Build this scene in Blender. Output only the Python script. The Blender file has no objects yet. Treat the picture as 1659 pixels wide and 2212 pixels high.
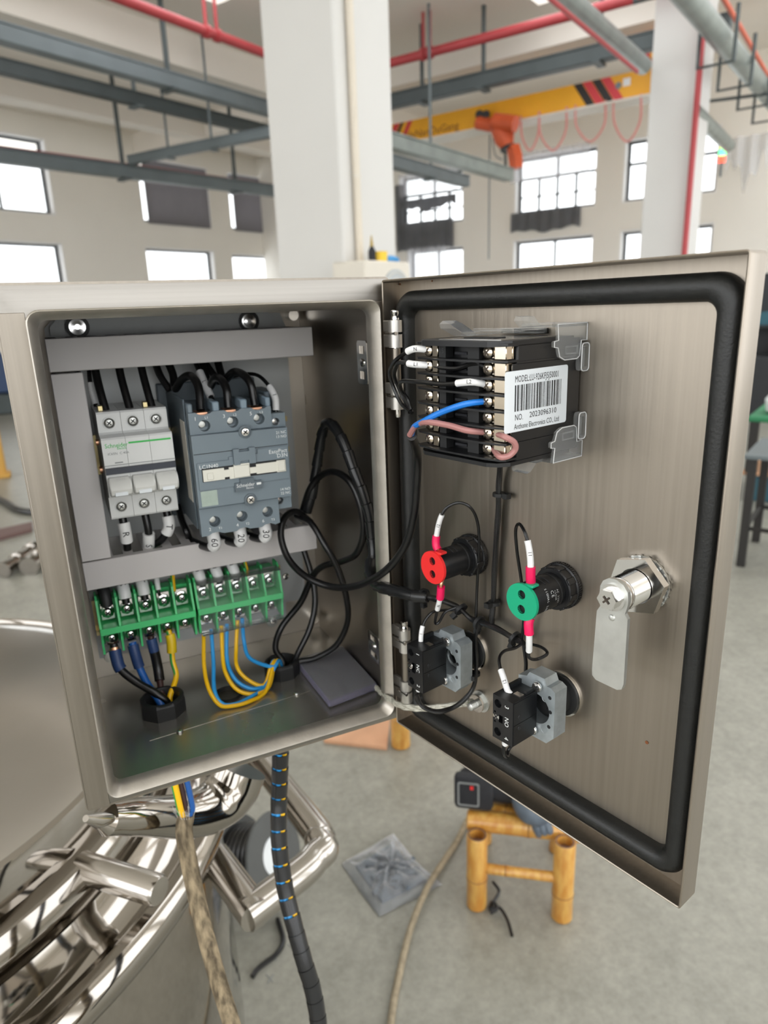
import bpy, bmesh, math, random
import numpy as np
from mathutils import Matrix, Vector
random.seed(7)
# ---------------------------------------------------------------- camera, world, exposure
SC = bpy.context.scene
COL = SC.collection
S = 0.25
YAW, PITCH, ROLL, FPX = 0.4371, 0.2866, 0.0364, 1496.93
Z0 = 1.156                                        # height of the cabinet's bottom above the floor
CAM = np.array([0.02338, -0.47637, 1.5])
def _axes():
    cy, sy = math.cos(YAW), math.sin(YAW)
    f = np.array([sy*math.cos(PITCH), cy*math.cos(PITCH), -math.sin(PITCH)])
    r = np.array([cy, -sy, 0.0]); d = np.cross(f, r)
    c, s = math.cos(ROLL), math.sin(ROLL)
    return c*r+s*d, -s*r+c*d, f
AR, AD, AF = _axes()
cd = bpy.data.cameras.new('camera'); cam = bpy.data.objects.new('camera', cd); COL.objects.link(cam)
cam.matrix_world = Matrix([[AR[i], -AD[i], -AF[i], CAM[i]] for i in range(3)]+[[0, 0, 0, 1]])
cd.sensor_fit = 'VERTICAL'; cd.sensor_height = 36; cd.sensor_width = 27
cd.lens = FPX/2212*36; cd.clip_start = 0.01; cd.clip_end = 200
cd.dof.use_dof = True; cd.dof.focus_distance = 0.43; cd.dof.aperture_fstop = 9.0
SC.camera = cam
w = bpy.data.worlds.new('overcast'); SC.world = w; w.use_nodes = True
bg = w.node_tree.nodes['Background']; bg.inputs[0].default_value = (0.97, 0.985, 1.0, 1); bg.inputs[1].default_value = 1.0
SC.view_settings.view_transform = 'Standard'; SC.view_settings.look = 'None'
SC.view_settings.gamma = 1; SC.view_settings.use_curve_mapping = False
SC.view_settings.exposure = 1.7
SC.cycles.use_denoising = True
SC.cycles.max_bounces = 12; SC.cycles.diffuse_bounces = 8; SC.cycles.glossy_bounces = 5
SC.cycles.transparent_max_bounces = 16; SC.cycles.transmission_bounces = 6
SC.cycles.caustics_reflective = False; SC.cycles.caustics_refractive = False
SC.cycles.sample_clamp_indirect = 6

# ---------------------------------------------------------------- measuring helpers (photograph pixel -> point on a real plane)
def ray(x, y): return (x-829.5)/FPX*AR+(y-1106)/FPX*AD+AF
def hit(x, y, n, p):
    r = ray(x, y); n = np.array(n, float); return CAM+r*((np.array(p)-CAM)@n/(n@r))
ANG = 1.3359
DD = np.array([math.cos(ANG), -math.sin(ANG), 0.]); NN = np.array([math.sin(ANG), math.cos(ANG), 0.]); ZZ = np.array([0, 0, 1.])
RIM = 0.0155
HP = np.array([0.24869, -0.0015, Z0])+NN*RIM       # door frame origin: hinge side, inner face, bottom
FB = Matrix.Translation((0, 0, Z0))
FD = Matrix([[DD[i], NN[i], ZZ[i], HP[i]] for i in range(3)]+[[0, 0, 0, 1]])
def bp(x, y, Y): return Vector(hit(x, y, (0, 1, 0), (0, Y, 0)))
def dp(x, y, Y): return Vector(hit(x, y, NN, HP+NN*Y))
def zp(x, y, z): return Vector(hit(x, y, (0, 0, 1), (0, 0, z)))
def xp(x, y, X): return Vector(hit(x, y, (1, 0, 0), (X, 0, 0)))
def B(x, y, z): return FB @ Vector((x/1000, y/1000, z/1000))      # cabinet millimetres -> world
def D(x, y, z): return FD @ Vector((x/1000, y/1000, z/1000))      # door millimetres -> world
def bl(x, y, Y): v = FB.inverted() @ bp(x, y, Y); return v.x, v.z
def dl(x, y, Y): v = FD.inverted() @ dp(x, y, Y); return v.x, v.z
PHI = math.radians(61.5)
UU = np.array([math.sin(PHI), math.cos(PHI), 0.]); VV = np.array([-math.cos(PHI), math.sin(PHI), 0.])
CG = np.array([CAM[0], CAM[1], 0.])
def uv(u, v, z): return Vector(CG+UU*u+VV*v+ZZ*z)
def up(x, y, u): return Vector(hit(x, y, UU, CG+UU*u))
def vp(x, y, v): return Vector(hit(x, y, VV, CG+VV*v))
def uvw(p): q = np.array(p)-CG; return q@UU, q@VV, q[2]
FU = Matrix([[-VV[i], UU[i], ZZ[i], CG[i]] for i in range(3)]+[[0, 0, 0, 1]])   # wall facing -U: x = -v
FV = Matrix([[UU[i], VV[i], ZZ[i], CG[i]] for i in range(3)]+[[0, 0, 0, 1]])    # wall facing -V: x = u

# ---------------------------------------------------------------- materials
def lin(h):
    h = h.lstrip('#'); o = []
    for i in (0, 2, 4):
        c = int(h[i:i+2], 16)/255; o.append(c/12.92 if c <= .04045 else ((c+.055)/1.055)**2.4)
    return (*o, 1)
MATS = {}
def mat(name, col, rough=.5, metal=0., var=0., vscale=30., stretch=(1, 1, 1), bump=0., bscale=80., spec=None, coat=0., col2=None, rvar=0., coord='Object'):
    m = bpy.data.materials.new(name); m.use_nodes = True; N = m.node_tree.nodes; L = m.node_tree.links
    b = N['Principled BSDF']; c = lin(col) if isinstance(col, str) else col
    b.inputs['Base Color'].default_value = c; b.inputs['Roughness'].default_value = rough; b.inputs['Metallic'].default_value = metal
    if spec is not None: b.inputs['Specular IOR Level'].default_value = spec
    if coat: b.inputs['Coat Weight'].default_value = coat; b.inputs['Coat Roughness'].default_value = .05
    if var or bump or rvar:
        tc = N.new('ShaderNodeTexCoord'); mp = N.new('ShaderNodeMapping'); L.new(tc.outputs[coord], mp.inputs[0]); mp.inputs['Scale'].default_value = stretch
        nz = N.new('ShaderNodeTexNoise'); nz.inputs['Scale'].default_value = vscale; nz.inputs['Detail'].default_value = 5; L.new(mp.outputs[0], nz.inputs[0])
        if var:
            c2 = lin(col2) if col2 else tuple(x*(1-var) for x in c[:3])+(1,)
            rp = N.new('ShaderNodeValToRGB'); rp.color_ramp.elements[0].position = .35; rp.color_ramp.elements[1].position = .68
            rp.color_ramp.elements[0].color = c2; rp.color_ramp.elements[1].color = c
            L.new(nz.outputs[0], rp.inputs[0]); L.new(rp.outputs[0], b.inputs['Base Color'])
        if rvar:
            mr = N.new('ShaderNodeMapRange'); mr.inputs['To Min'].default_value = max(.02, rough-rvar); mr.inputs['To Max'].default_value = rough+rvar
            L.new(nz.outputs[0], mr.inputs[0]); L.new(mr.outputs[0], b.inputs['Roughness'])
        if bump:
            n2 = N.new('ShaderNodeTexNoise'); n2.inputs['Scale'].default_value = bscale; n2.inputs['Detail'].default_value = 4; L.new(mp.outputs[0], n2.inputs[0])
            bm_ = N.new('ShaderNodeBump'); bm_.inputs['Strength'].default_value = bump; bm_.inputs['Distance'].default_value = .002
            L.new(n2.outputs[0], bm_.inputs['Height']); L.new(bm_.outputs[0], b.inputs['Normal'])
    MATS[name] = m; return m
def clear(name, col, alpha=.25, rough=.05, white=.12, edge=0.):
    m = bpy.data.materials.new(name); m.use_nodes = True; N = m.node_tree.nodes; L = m.node_tree.links
    for n in list(N): N.remove(n)
    out = N.new('ShaderNodeOutputMaterial'); tr = N.new('ShaderNodeBsdfTransparent'); gl = N.new('ShaderNodeBsdfGlossy'); df = N.new('ShaderNodeBsdfDiffuse')
    gl.inputs['Roughness'].default_value = rough; df.inputs[0].default_value = lin(col); tr.inputs[0].default_value = (.97, .98, .98, 1)
    m1 = N.new('ShaderNodeMixShader'); m2 = N.new('ShaderNodeMixShader'); fr = N.new('ShaderNodeLayerWeight'); fr.inputs[0].default_value = alpha
    L.new(fr.outputs['Fresnel'], m1.inputs[0]); L.new(tr.outputs[0], m1.inputs[1]); L.new(gl.outputs[0], m1.inputs[2])
    m2.inputs[0].default_value = white
    if edge:  # whitens grazing faces to imitate the bright edges of clear plastic
        fc = N.new('ShaderNodeLayerWeight'); fc.inputs[0].default_value = .35; ml = N.new('ShaderNodeMath'); ml.operation = 'MULTIPLY_ADD'
        L.new(fc.outputs['Facing'], ml.inputs[0]); ml.inputs[1].default_value = edge; ml.inputs[2].default_value = white; L.new(ml.outputs[0], m2.inputs[0])
    L.new(m1.outputs[0], m2.inputs[1]); L.new(df.outputs[0], m2.inputs[2]); L.new(m2.outputs[0], out.inputs[0])
    MATS[name] = m; return m
steel_v = mat('brushed_steel_vertical', (.31, .278, .236, 1), .38, 1, .13, 9, (30, 30, .5), .05, 12, rvar=.06)
steel_h = mat('brushed_steel_horizontal', (.33, .312, .285, 1), .38, 1, .14, 9, (.5, .5, 30), .05, 12, rvar=.06)
steel_in = mat('dull_steel_inside', (.60, .555, .49, 1), .40, .72, .16, 8, (1.2, 1.2, 1), .03, 40, rvar=.08)
steel_floor = mat('shiny_steel_floor', (.52, .50, .455, 1), .26, .85, .12, 7, (1, 1, 1), .02, 30, rvar=.05)
steel_door = mat('door_inner_steel', (.385, .34, .285, 1), .42, 1, .10, 8, (40, 40, .6), .04, 10, rvar=.05)
steel_side = mat('dark_satin_steel_side', (.40, .36, .31, 1), .30, 1, .25, 7, (1, 1, .5), .03, 30, rvar=.08)
steel_lip = mat('ground_steel_lip', (.52, .485, .43, 1), .42, .9, .15, 9, (8, 8, 8), .05, 60)
hinge_m = mat('satin_hinge_steel', (.66, .64, .60, 1), .38, .85, .1, 60)
mirror = mat('mirror_polished_steel', (.38, .352, .315, 1), .07, 1, .05, 6, bump=.01, bscale=14)
polish = mat('satin_polished_steel', (.50, .47, .43, 1), .16, 1, .08, 14, bump=.02, bscale=60)
chrome = mat('bright_plated_steel', (.80, .79, .77, 1), .14, 1, .06, 60, rvar=.05)
zinc = mat('zinc_plated_steel', (.68, .69, .66, 1), .40, .85, .15, 70, bump=.02, bscale=200)
nickel = mat('nickel_terminal', (.86, .76, .62, 1), .2, 1, .08, 80)
diecast = mat('diecast_zinc', (.50, .56, .59, 1), .42, .7, .2, 120, bump=.05, bscale=300)
galv = mat('galvanized_plate', '#b9bbba', .55, .35, .08, 20)
brass = mat('passivated_rail', (.62, .52, .28, 1), .3, 1, .25, 40)
rubber = mat('black_foam_gasket', '#1d1e1d', .42, 0, .25, 200, bump=.12, bscale=700, spec=.5)
black = mat('black_plastic', '#17181a', .34, 0, .1, 60)
black_m = mat('matt_black_plastic', '#1c1d1e', .55, 0, .15, 90)
wire_b = mat('black_wire_insulation', '#121213', .3, 0, .1, 40)
loom = mat('black_spiral_wrap', '#1d1e1f', .27, 0, .1, 50)
pvc = mat('grey_duct_plastic', '#c0bcba', .42, 0, .05, 10)
cream = mat('cream_plastic', '#e4e2d6', .35, 0, .03, 30)
white_p = mat('off_white_plastic', '#dedfdd', .33, 0, .03, 20)
white_s = mat('white_sleeve', '#e9e9e8', .4, 0, .03, 60)
toggle_m = mat('translucent_white_toggle', '#d9d9d4', .25, 0, .05, 60)
stripe_b = mat('dark_blue_grey_stripe', '#3b3f4a', .3, 0, .05, 40)
slate = mat('slate_grey_plastic', '#75828a', .42, 0, .05, 40)
slate_d = mat('slate_grey_dark', '#5f6a71', .45, 0, .05, 40)
slate_l = mat('light_slate_plastic', '#8496a3', .4, 0, .05, 40)
green = mat('green_terminal_plastic', '#4ecb7c', .4, 0, .06, 40)
green_lamp = mat('green_lamp_cap', '#12a67b', .35, 0, .04, 60)
red_lamp = mat('red_lamp_cap', '#ee3434', .35, 0, .04, 60)
pink = mat('crimson_crimp_sleeve', '#f0185c', .35, 0, .06, 80)
blue_w = mat('bright_blue_insulation', '#2f9be0', .35, 0, .05, 60)
blue_d = mat('dark_blue_insulation', '#1d5ba6', .4, 0, .1, 60)
blue_c = mat('navy_crimp_sleeve', '#26406f', .45, 0, .12, 60)
yellow_w = mat('yellow_insulation', '#fac312', .35, 0, .06, 60)
yellow_c = mat('yellow_crimp_sleeve', '#e3c018', .4, 0, .08, 60)
green_w = mat('green_stripe_insulation', '#2f9a44', .4, 0, .08, 60)
brown_w = mat('dark_brown_insulation', '#3a2320', .4, 0, .1, 60)
pinkb = mat('pinkish_brown_insulation', '#b07c78', .4, 0, .06, 60)
blue_m = mat('meter_blue_insulation', '#1f7fe0', .35, 0, .05, 60)
copper = mat('bare_copper', (.9, .5, .32, 1), .3, 1, .1, 200)
label_w = mat('white_sticker', '#e6ebee', .5, 0, .02, 20)
label_p = mat('pale_sticker', '#a9b8ad', .5, 0, .1, 300)
ink = mat('black_ink', '#15171a', .6)
inkw = mat('white_ink', '#e8ebea', .5)
inkg = mat('grey_ink', '#8d9090', .6)
ink_green = mat('green_ink', '#3aba55', .5)
braid = mat('tinned_braid', '#c9c6b8', .45, .3, .3, 260, bump=.5, bscale=400)
sheath = mat('grimy_braided_sheath', '#a08f72', .75, 0, .6, 150, (1, 1, .3), bump=.6, bscale=500, col2='#4d4230')
clearp = clear('clear_plastic', '#fbfcff', .12, .06, .02, .10)
clearv = clear('edge_whitened_clip', '#ffffff', .12, .05, .0, .30)
clearb = clear('clear_acrylic_cover', '#e6e5ee', .15, .08, .17)
clear_edge = clear('lilac_acrylic_edge', '#cfc9e6', .2, .15, .32)
bagm = clear('clear_plastic_bag', '#f4f7fd', .28, .1, .10, .40)
edge_highlight_m = clear('painted_edge_highlight', '#ffffff', .3, .08, .55)
glassm = clear('window_glass', '#ffffff', .06, .02, .03)
wallm = mat('white_painted_wall', '#f0ece4', .8, 0, .05, .6)
ceilm = mat('white_ceiling_paint', '#ece6dd', .85, 0, .05, .5)
colm = mat('white_column_paint', '#d3d2cf', .75, 0, .03, 1.2)
beige = mat('beige_pipe_paint', '#d8cfc0', .6, 0, .04, 6)
steelg = mat('grey_painted_steel', '#6b7477', .5, .2, .12, 3)
steeld = mat('dark_grey_painted_steel', '#4c5455', .5, .2, .15, 4)
galvp = mat('galvanized_tray', '#9aa3a0', .4, .6, .2, 5)
redp = mat('red_painted_pipe', '#b04145', .45, 0, .1, 4)
orangep = mat('orange_painted_pipe', '#d8674a', .5, 0, .08, 4)
crane_y = mat('crane_yellow_paint', '#efae22', .45, 0, .08, 3)
crane_o = mat('hoist_orange_paint', '#da5f33', .5, 0, .15, 6)
crane_r = mat('crane_red_stripe', '#cf3c43', .5)
crane_k = mat('crane_black_stripe', '#25201e', .5)
festoon = mat('pink_cable_cover', '#d9938c', .6)
clothd = mat('dark_grey_curtain', '#8c8d91', .9, 0, .15, 4)
clothg = mat('grey_roller_blind', '#8f8c8f', .9, 0, .06, 3)
framed = mat('dark_window_frame', '#45484a', .5)
framew = mat('white_window_reveal', '#ecebea', .6)
acm = mat('cream_enamel', '#d8d2c6', .5, 0, .04, 8)
acg = mat('grey_fan_grille', '#b3b8ba', .5)
yel = mat('yellow_tub_plastic', '#e8c22a', .4)
bluep = mat('blue_bag_plastic', '#3d8fcb', .4)
bamboo = mat('varnished_bamboo', '#dcae5c', .3, 0, .35, 55, (1, 1, .3), bump=.06, bscale=60, col2='#c08436', coat=.4)
bamboo_i = mat('cut_bamboo_end', '#7a5a48', .8, 0, .2, 60)
bamboo_n = mat('bamboo_node', '#8a5a2c', .6, 0, .2, 60)
bagcloth = mat('black_tool_cloth', '#2b2c30', .85, 0, .2, 60, bump=.3, bscale=200)
darkgrey = mat('grey_plastic_parts', '#66727f', .5, 0, .3, 30)
twine_m = mat('dusty_flex_sheath', '#a59880', .8, 0, .3, 60, bump=.3, bscale=250)
ply = mat('pale_plywood', '#d9a885', .7, 0, .12, 12)
reel_m = mat('grey_reel_plastic', '#585a59', .6, 0, .1, 20)
tealm = mat('dark_teal_bin', '#2d5a68', .6)
greenm = mat('green_bench_mat', '#2f7a52', .7)
shelfm = mat('dark_steel_rack', '#2e3033', .6, .2)
blackst = mat('black_painted_stand', '#2d2b29', .6, .2)
stainm = mat('brown_sediment', '#4a3f35', .7, 0, .3, 40)
# concrete floor: polished, mottled
def floor_material():
    m = bpy.data.materials.new('polished_concrete'); m.use_nodes = True; N = m.node_tree.nodes; L = m.node_tree.links; b = N['Principled BSDF']
    tc = N.new('ShaderNodeTexCoord'); prev = None
    for sc, a, c in ((1.4, '#84837a', '#a09f95'), (7, '#74736a', '#a8a79d'), (45, '#7b7a70', '#a6a59a')):
        nz = N.new('ShaderNodeTexNoise'); nz.inputs['Scale'].default_value = sc; nz.inputs['Detail'].default_value = 8; nz.inputs['Roughness'].default_value = .65; L.new(tc.outputs['Object'], nz.inputs[0])
        r = N.new('ShaderNodeValToRGB'); r.color_ramp.elements[0].position = .33; r.color_ramp.elements[1].position = .67; r.color_ramp.elements[0].color = lin(a); r.color_ramp.elements[1].color = lin(c); L.new(nz.outputs[0], r.inputs[0])
        if prev is None: prev = r.outputs[0]
        else:
            mx = N.new('ShaderNodeMixRGB'); mx.inputs[0].default_value = .45; L.new(prev, mx.inputs[1]); L.new(r.outputs[0], mx.inputs[2]); prev = mx.outputs[0]
    L.new(prev, b.inputs['Base Color']); b.inputs['Roughness'].default_value = .38; b.inputs['Specular IOR Level'].default_value = .45
    return m
floorm = floor_material()

# ---------------------------------------------------------------- geometry helpers
I4 = Matrix.Identity(4)
class G:
    def __init__(s): s.bm = bmesh.new()
    def box(s, c0, c1, F=I4, bev=0., seg=1):
        t = bmesh.new(); bmesh.ops.create_cube(t, size=1)
        c = [(a+b)/2 for a, b in zip(c0, c1)]; d = [abs(b-a) for a, b in zip(c0, c1)]
        for v in t.verts: v.co = Vector((v.co.x*d[0]+c[0], v.co.y*d[1]+c[1], v.co.z*d[2]+c[2]))
        if bev: bmesh.ops.bevel(t, geom=list(t.edges), offset=min(bev, min(d)*.45), segments=seg, affect='EDGES', profile=.5)
        return s._add(t, F)
    def _add(s, t, F):
        mp = {}
        for v in t.verts: mp[v] = s.bm.verts.new(F @ v.co)
        for f in t.faces:
            try: s.bm.faces.new([mp[v] for v in f.verts])
            except ValueError: pass
        t.free(); return s
    def rings(s, R, closed=False, caps=True):
        V = [[s.bm.verts.new(p) for p in r] for r in R]; n = len(R[0]); m = len(R)
        for i in range(m if closed else m-1):
            a, b = V[i], V[(i+1) % m]
            for k in range(n): s.bm.faces.new((a[k], a[(k+1) % n], b[(k+1) % n], b[k]))
        if caps and not closed:
            s.bm.faces.new(list(reversed(V[0]))); s.bm.faces.new(V[-1])
        return s
    def cyl(s, p0, p1, r0, r1=None, seg=16, F=I4, caps=True):
        p0, p1 = F @ Vector(p0), F @ Vector(p1); r1 = r0 if r1 is None else r1
        d = (p1-p0).normalized(); a = d.orthogonal().normalized(); b = d.cross(a)
        R = [[p+(a*math.cos(2*math.pi*k/seg)+b*math.sin(2*math.pi*k/seg))*r for k in range(seg)] for p, r in ((p0, r0), (p1, r1))]
        return s.rings(R, caps=caps)
    def lathe(s, prof, p, d, seg=24, a=None, caps=True, arc=None):
        p, d = Vector(p), Vector(d).normalized(); a = d.orthogonal().normalized() if a is None else Vector(a); b = d.cross(a)
        R = [[p+d*h+(a*math.cos(2*math.pi*k/seg)+b*math.sin(2*math.pi*k/seg))*r for k in range(seg)] for r, h in prof]
        return s.rings(R, caps=caps)
    def tube(s, pts, r, seg=8, caps=True, closed=False):
        pts = [Vector(p) for p in pts]; n = len(pts); R = []; a = None
        for i, p in enumerate(pts):
            t = (pts[(i+1) % n]-pts[i-1]) if (closed or 0 < i < n-1) else (pts[1]-pts[0] if i == 0 else pts[-1]-pts[-2])
            t.normalize()
            a = t.orthogonal().normalized() if a is None else (a-t*a.dot(t)).normalized()
            b = t.cross(a); rr = r[i] if isinstance(r, (list, tuple)) else r
            R.append([p+(a*math.cos(2*math.pi*k/seg)+b*math.sin(2*math.pi*k/seg))*rr for k in range(seg)])
        return s.rings(R, closed=closed, caps=caps)
    def prism(s, poly, y0, y1, F=I4, holes=()):
        if not holes:
            return s.rings([[F @ Vector((x, y, z)) for x, z in poly] for y in (y0, y1)])
        t = bmesh.new(); E = []; loops = [poly]+list(holes)
        for lp in loops:
            vs = [t.verts.new((x, 0, z)) for x, z in lp]
            for i in range(len(vs)): E.append(t.edges.new((vs[i], vs[(i+1) % len(vs)])))
        bmesh.ops.triangle_fill(t, edges=E, use_beauty=True, use_dissolve=False)
        for y in (y0, y1):
            mp = {v: s.bm.verts.new(F @ Vector((v.co.x, y, v.co.z))) for v in t.verts}
            for f in t.faces: s.bm.faces.new([mp[v] for v in f.verts])
        t.free()
        for lp in loops: s.rings([[F @ Vector((x, y, z)) for x, z in lp] for y in (y0, y1)], caps=False)
        return s
    def loop(s, sec, x0, x1, z0, z1, r, F=I4, n=6, closed=True):
        """sweep a section [(inset, y)] round a rounded rectangle"""
        R = []
        for q in sec:
            ins, y = q[:2]; rr = q[2] if len(q) > 2 else max(r-ins, .0006)
            R.append([F @ Vector((x, y, z)) for x, z in rrect(x0+ins, x1-ins, z0+ins, z1-ins, rr, n)])
        return s.rings(R, closed=closed, caps=False)
def rrect(x0, x1, z0, z1, r, n=6):
    o = []
    for cx, cz, a0 in ((x1-r, z1-r, 0), (x0+r, z1-r, 90), (x0+r, z0+r, 180), (x1-r, z0+r, 270)):
        for k in range(n+1):
            a = math.radians(a0+90*k/n); o.append((cx+r*math.cos(a), cz+r*math.sin(a)))
    return o
def rect(x0, x1, z0, z1): return [(x0, z0), (x1, z0), (x1, z1), (x0, z1)]
def ngon(cx, cz, r, n, a0=0.): return [(cx+r*math.cos(a0+2*math.pi*k/n), cz+r*math.sin(a0+2*math.pi*k/n)) for k in range(n)]
def smooth(pts, n=8):
    P = [Vector(p) for p in pts]; P = [P[0]*2-P[1]]+P+[P[-1]*2-P[-2]]; o = []
    for i in range(1, len(P)-2):
        a, b, c, d = P[i-1:i+3]
        for k in range(n):
            t = k/n; o.append(.5*((2*b)+(c-a)*t+(2*a-5*b+4*c-d)*t*t+(3*b-a-3*c+d)*t**3))
    o.append(P[-2]); return o
def along(pts, t0, t1, n=6):
    L = [0]
    for i in range(1, len(pts)): L.append(L[-1]+(pts[i]-pts[i-1]).length)
    o = []
    for k in range(n+1):
        s = (t0+(t1-t0)*k/n)*L[-1]; i = 0
        while i < len(L)-2 and L[i+1] < s: i += 1
        f = (s-L[i])/max(1e-9, L[i+1]-L[i]); o.append(pts[i].lerp(pts[i+1], min(max(f, 0), 1)))
    return o
ORG = {}
def link(name, g, m, parent=None, sm=True, ang=38, label=None):
    bm = g.bm if isinstance(g, G) else g
    bmesh.ops.recalc_face_normals(bm, faces=list(bm.faces))
    me = bpy.data.meshes.new(name)
    if parent is not None: org = ORG[parent.name]
    else:
        P = [v.co for v in bm.verts]
        org = Vector(((min(p.x for p in P)+max(p.x for p in P))/2, (min(p.y for p in P)+max(p.y for p in P))/2, min(p.z for p in P)))
    for v in bm.verts: v.co -= org
    bm.to_mesh(me); bm.free(); me.materials.append(m)
    if sm:
        me.polygons.foreach_set('use_smooth', [True]*len(me.polygons)); me.set_sharp_from_angle(angle=math.radians(ang))
    o = bpy.data.objects.new(name, me); COL.objects.link(o)
    if parent is not None: o.parent = parent
    else: o.location = org
    ORG[o.name] = org
    if label: o['label'] = label
    return o
def tag(o, label, cat, group=None, kind=None):
    o['label'] = label; o['category'] = cat
    if group: o['group'] = group
    if kind: o['kind'] = kind
    return o
def thing(name, label, cat, loc, group=None):
    o = bpy.data.objects.new(name, None); COL.objects.link(o); o.location = loc; o.empty_display_size = .02
    ORG[o.name] = Vector(loc); return tag(o, label, cat, group)
def struct(o): o['kind'] = 'structure'; return o
def text(body, size, p, xd, zd, m, parent, name='lettering', align='CENTER', sx=1., off=.00012):
    """flat print: p world centre, xd reading direction, zd up direction"""
    cu = bpy.data.curves.new('txt', 'FONT'); cu.body = body; cu.size = size; cu.align_x = align; cu.align_y = 'CENTER'; cu.resolution_u = 2; cu.extrude = 0
    to = bpy.data.objects.new('txt', cu)
    me = bpy.data.meshes.new_from_object(to)
    bpy.data.objects.remove(to); bpy.data.curves.remove(cu)
    xd = Vector(xd).normalized(); zd = Vector(zd).normalized(); n = xd.cross(zd)
    bm = bmesh.new(); bm.from_mesh(me); bpy.data.meshes.remove(me)
    for v in bm.verts: v.co = Vector(p)+xd*(v.co.x*sx)+zd*v.co.y+n*off
    return link(name, bm, m, parent, sm=False)
XD, ZD = Vector((1, 0, 0)), Vector((0, 0, 1))
DX = Vector(DD); DN = Vector(NN)
CAMV = Vector(CAM)
def sleeve(pts, r, m, parent, txt=None, name='marker_sleeve', seg=12, tsize=None, flip=1, label=None, tdir='across'):
    o = link(name, G().tube(pts, r, seg), m, parent, label=label)
    if txt:
        mid = pts[len(pts)//2]; ax = (pts[-1]-pts[0]).normalized(); n = CAMV-mid; n = (n-ax*n.dot(ax)).normalized()
        if tdir == 'across': xd = ax*flip; zd = n.cross(xd)
        else: zd = ax*flip; xd = zd.cross(n)
        text(txt, tsize or r*1.5, mid+n*(r+.0001), xd, zd, ink, o, 'marking')
    return o
def wire(name, label, pts, r, m, cat='wire', group=None, seg=8, n=8, sleeves=(), raw=False):
    """a wire thing; sleeves: (t0, t1, radius factor, material, text, part name, flip)"""
    P = [Vector(p) for p in pts] if raw else smooth(pts, n)
    if not sleeves:
        return tag(link(name, G().tube(P, r, seg), m), label, cat, group)
    t = thing(name, label, cat, P[0], group)
    link('insulation', G().tube(P, r, seg), m, t)
    LT = sum((P[i+1]-P[i]).length for i in range(len(P)-1))*1000
    for sl in sleeves:
        t0, t1, k, sm_, tx = sl[:5]
        if t1 > 1.2: t0, t1 = t0/LT, t1/LT      # given in millimetres along the wire
        sleeve(along(P, t0, t1), r*k, sm_, t, tx, sl[5] if len(sl) > 5 else 'marker_sleeve', flip=sl[6] if len(sl) > 6 else 1)
    return t
def screw_head(g, p, d, r, h=.0012):
    """pan head with a cross recess"""
    p, d = Vector(p), Vector(d).normalized()
    g.lathe([(r*.98, 0), (r, h*.4), (r*.85, h), (r*.35, h*1.15)], p, d, 14)
    a = d.orthogonal().normalized(); b = d.cross(a)
    return g
def cross_slot(g, p, d, r, h):
    p, d = Vector(p), Vector(d).normalized(); a = (ZD-d*ZD.dot(d)).normalized(); b = d.cross(a)
    a, b = (a+b).normalized(), (a-b).normalized()
    F = Matrix([[a[i], b[i], d[i], p[i]] for i in range(3)]+[[0, 0, 0, 1]])
    g.box((-r*.62, -r*.13, h), (r*.62, r*.13, h+.0002), F); g.box((-r*.13, -r*.62, h), (r*.13, r*.62, h+.00021), F)
def screw(p, d, r, parent, m=None, name='screw', h=.0012):
    o = link(name, screw_head(G(), p, d, r, h), m or chrome, parent)
    g = G(); cross_slot(g, p, d, r, h*1.1); link('cross_recess', g, ink, o, sm=False) if r > .0022 and parent.parent is None and parent.type == 'EMPTY' else g.bm.free()
    return o

# ================================================================ THE HALL
DL, DR, HC = 14.3, 14.3, 5.35
g = G(); g.box((-6, -6, -.12), (DR+.3, DL+.3, 0), Matrix([[UU[i], VV[i], ZZ[i], CG[i]] for i in range(3)]+[[0, 0, 0, 1]]))
struct(link('floor', g, floorm))
FUV = Matrix([[UU[i], VV[i], ZZ[i], CG[i]] for i in range(3)]+[[0, 0, 0, 1]])
g = G()                                           # roof: solid over the far bays, with unseen open strips added over the near bays for light
v = -5.0
while v < DL:
    ue = max(-5, min(DR, 12.3-.89*(v+1.0)))
    g.box((-5, v, HC), (4.5, v+2.2, HC+.15), FUV); g.box((4.5, v, HC), (DR+.3, v+1.5, HC+.15), FUV); g.box((max(4.5, ue), v+1.5, HC), (DR+.3, v+2.2, HC+.15), FUV); g.box((ue, v+2.2, HC), (DR+.3, v+3.2, HC+.15), FUV)
    if v+2.2 > 0 and ue > -5: g.box((-5, v+2.2, HC), (min(ue, 4.5), v+3.2, HC+.15), FUV)
    v += 3.2
struct(link('ceiling', g, ceilm, sm=False))
# windows: (wall, a0, a1, z0, z1, columns, rows, top-light height)
def wa(x, y): return uvw(vp(x, y, DL))
def wb(x, y): return uvw(up(x, y, DR))
WIN_L = []; WIN_R = []
u1 = wa(112, 400)[0]; zt, zb = wa(60, 293)[2], wa(60, 461)[2]; zl = wa(60, 521)[2]
WIN_L.append((u1-2.0, u1, zb, zt, 2, .42)); WIN_L.append((u1-2.0, wa(140, 560)[0], zl-1.35, zl, 1, 0))
a, b = wa(303, 420)[0], wa(452, 420)[0]; zb2, zt2 = wa(380, 486)[2], wa(380, 352)[2]
WIN_L.append((a, b, zb2, zt2, 2, .42)); WIN_L.append((wa(316, 560)[0], wa(464, 560)[0], zl-1.35, wa(390, 537)[2], 1, 0))
a2, b2 = wa(496, 450)[0], wa(640, 450)[0]
WIN_L.append((a2, b2, zb2, zt2, 2, .42)); WIN_L.append((wa(501, 560)[0], wa(640, 560)[0], zl-1.35, wa(550, 550)[2], 1, 0))
v0 = lambda x, y: -wb(x, y)[1]
zrt, zrb, zlt = wb(1200, 326)[2], wb(1200, 456)[2], wb(1200, 511)[2]
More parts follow.
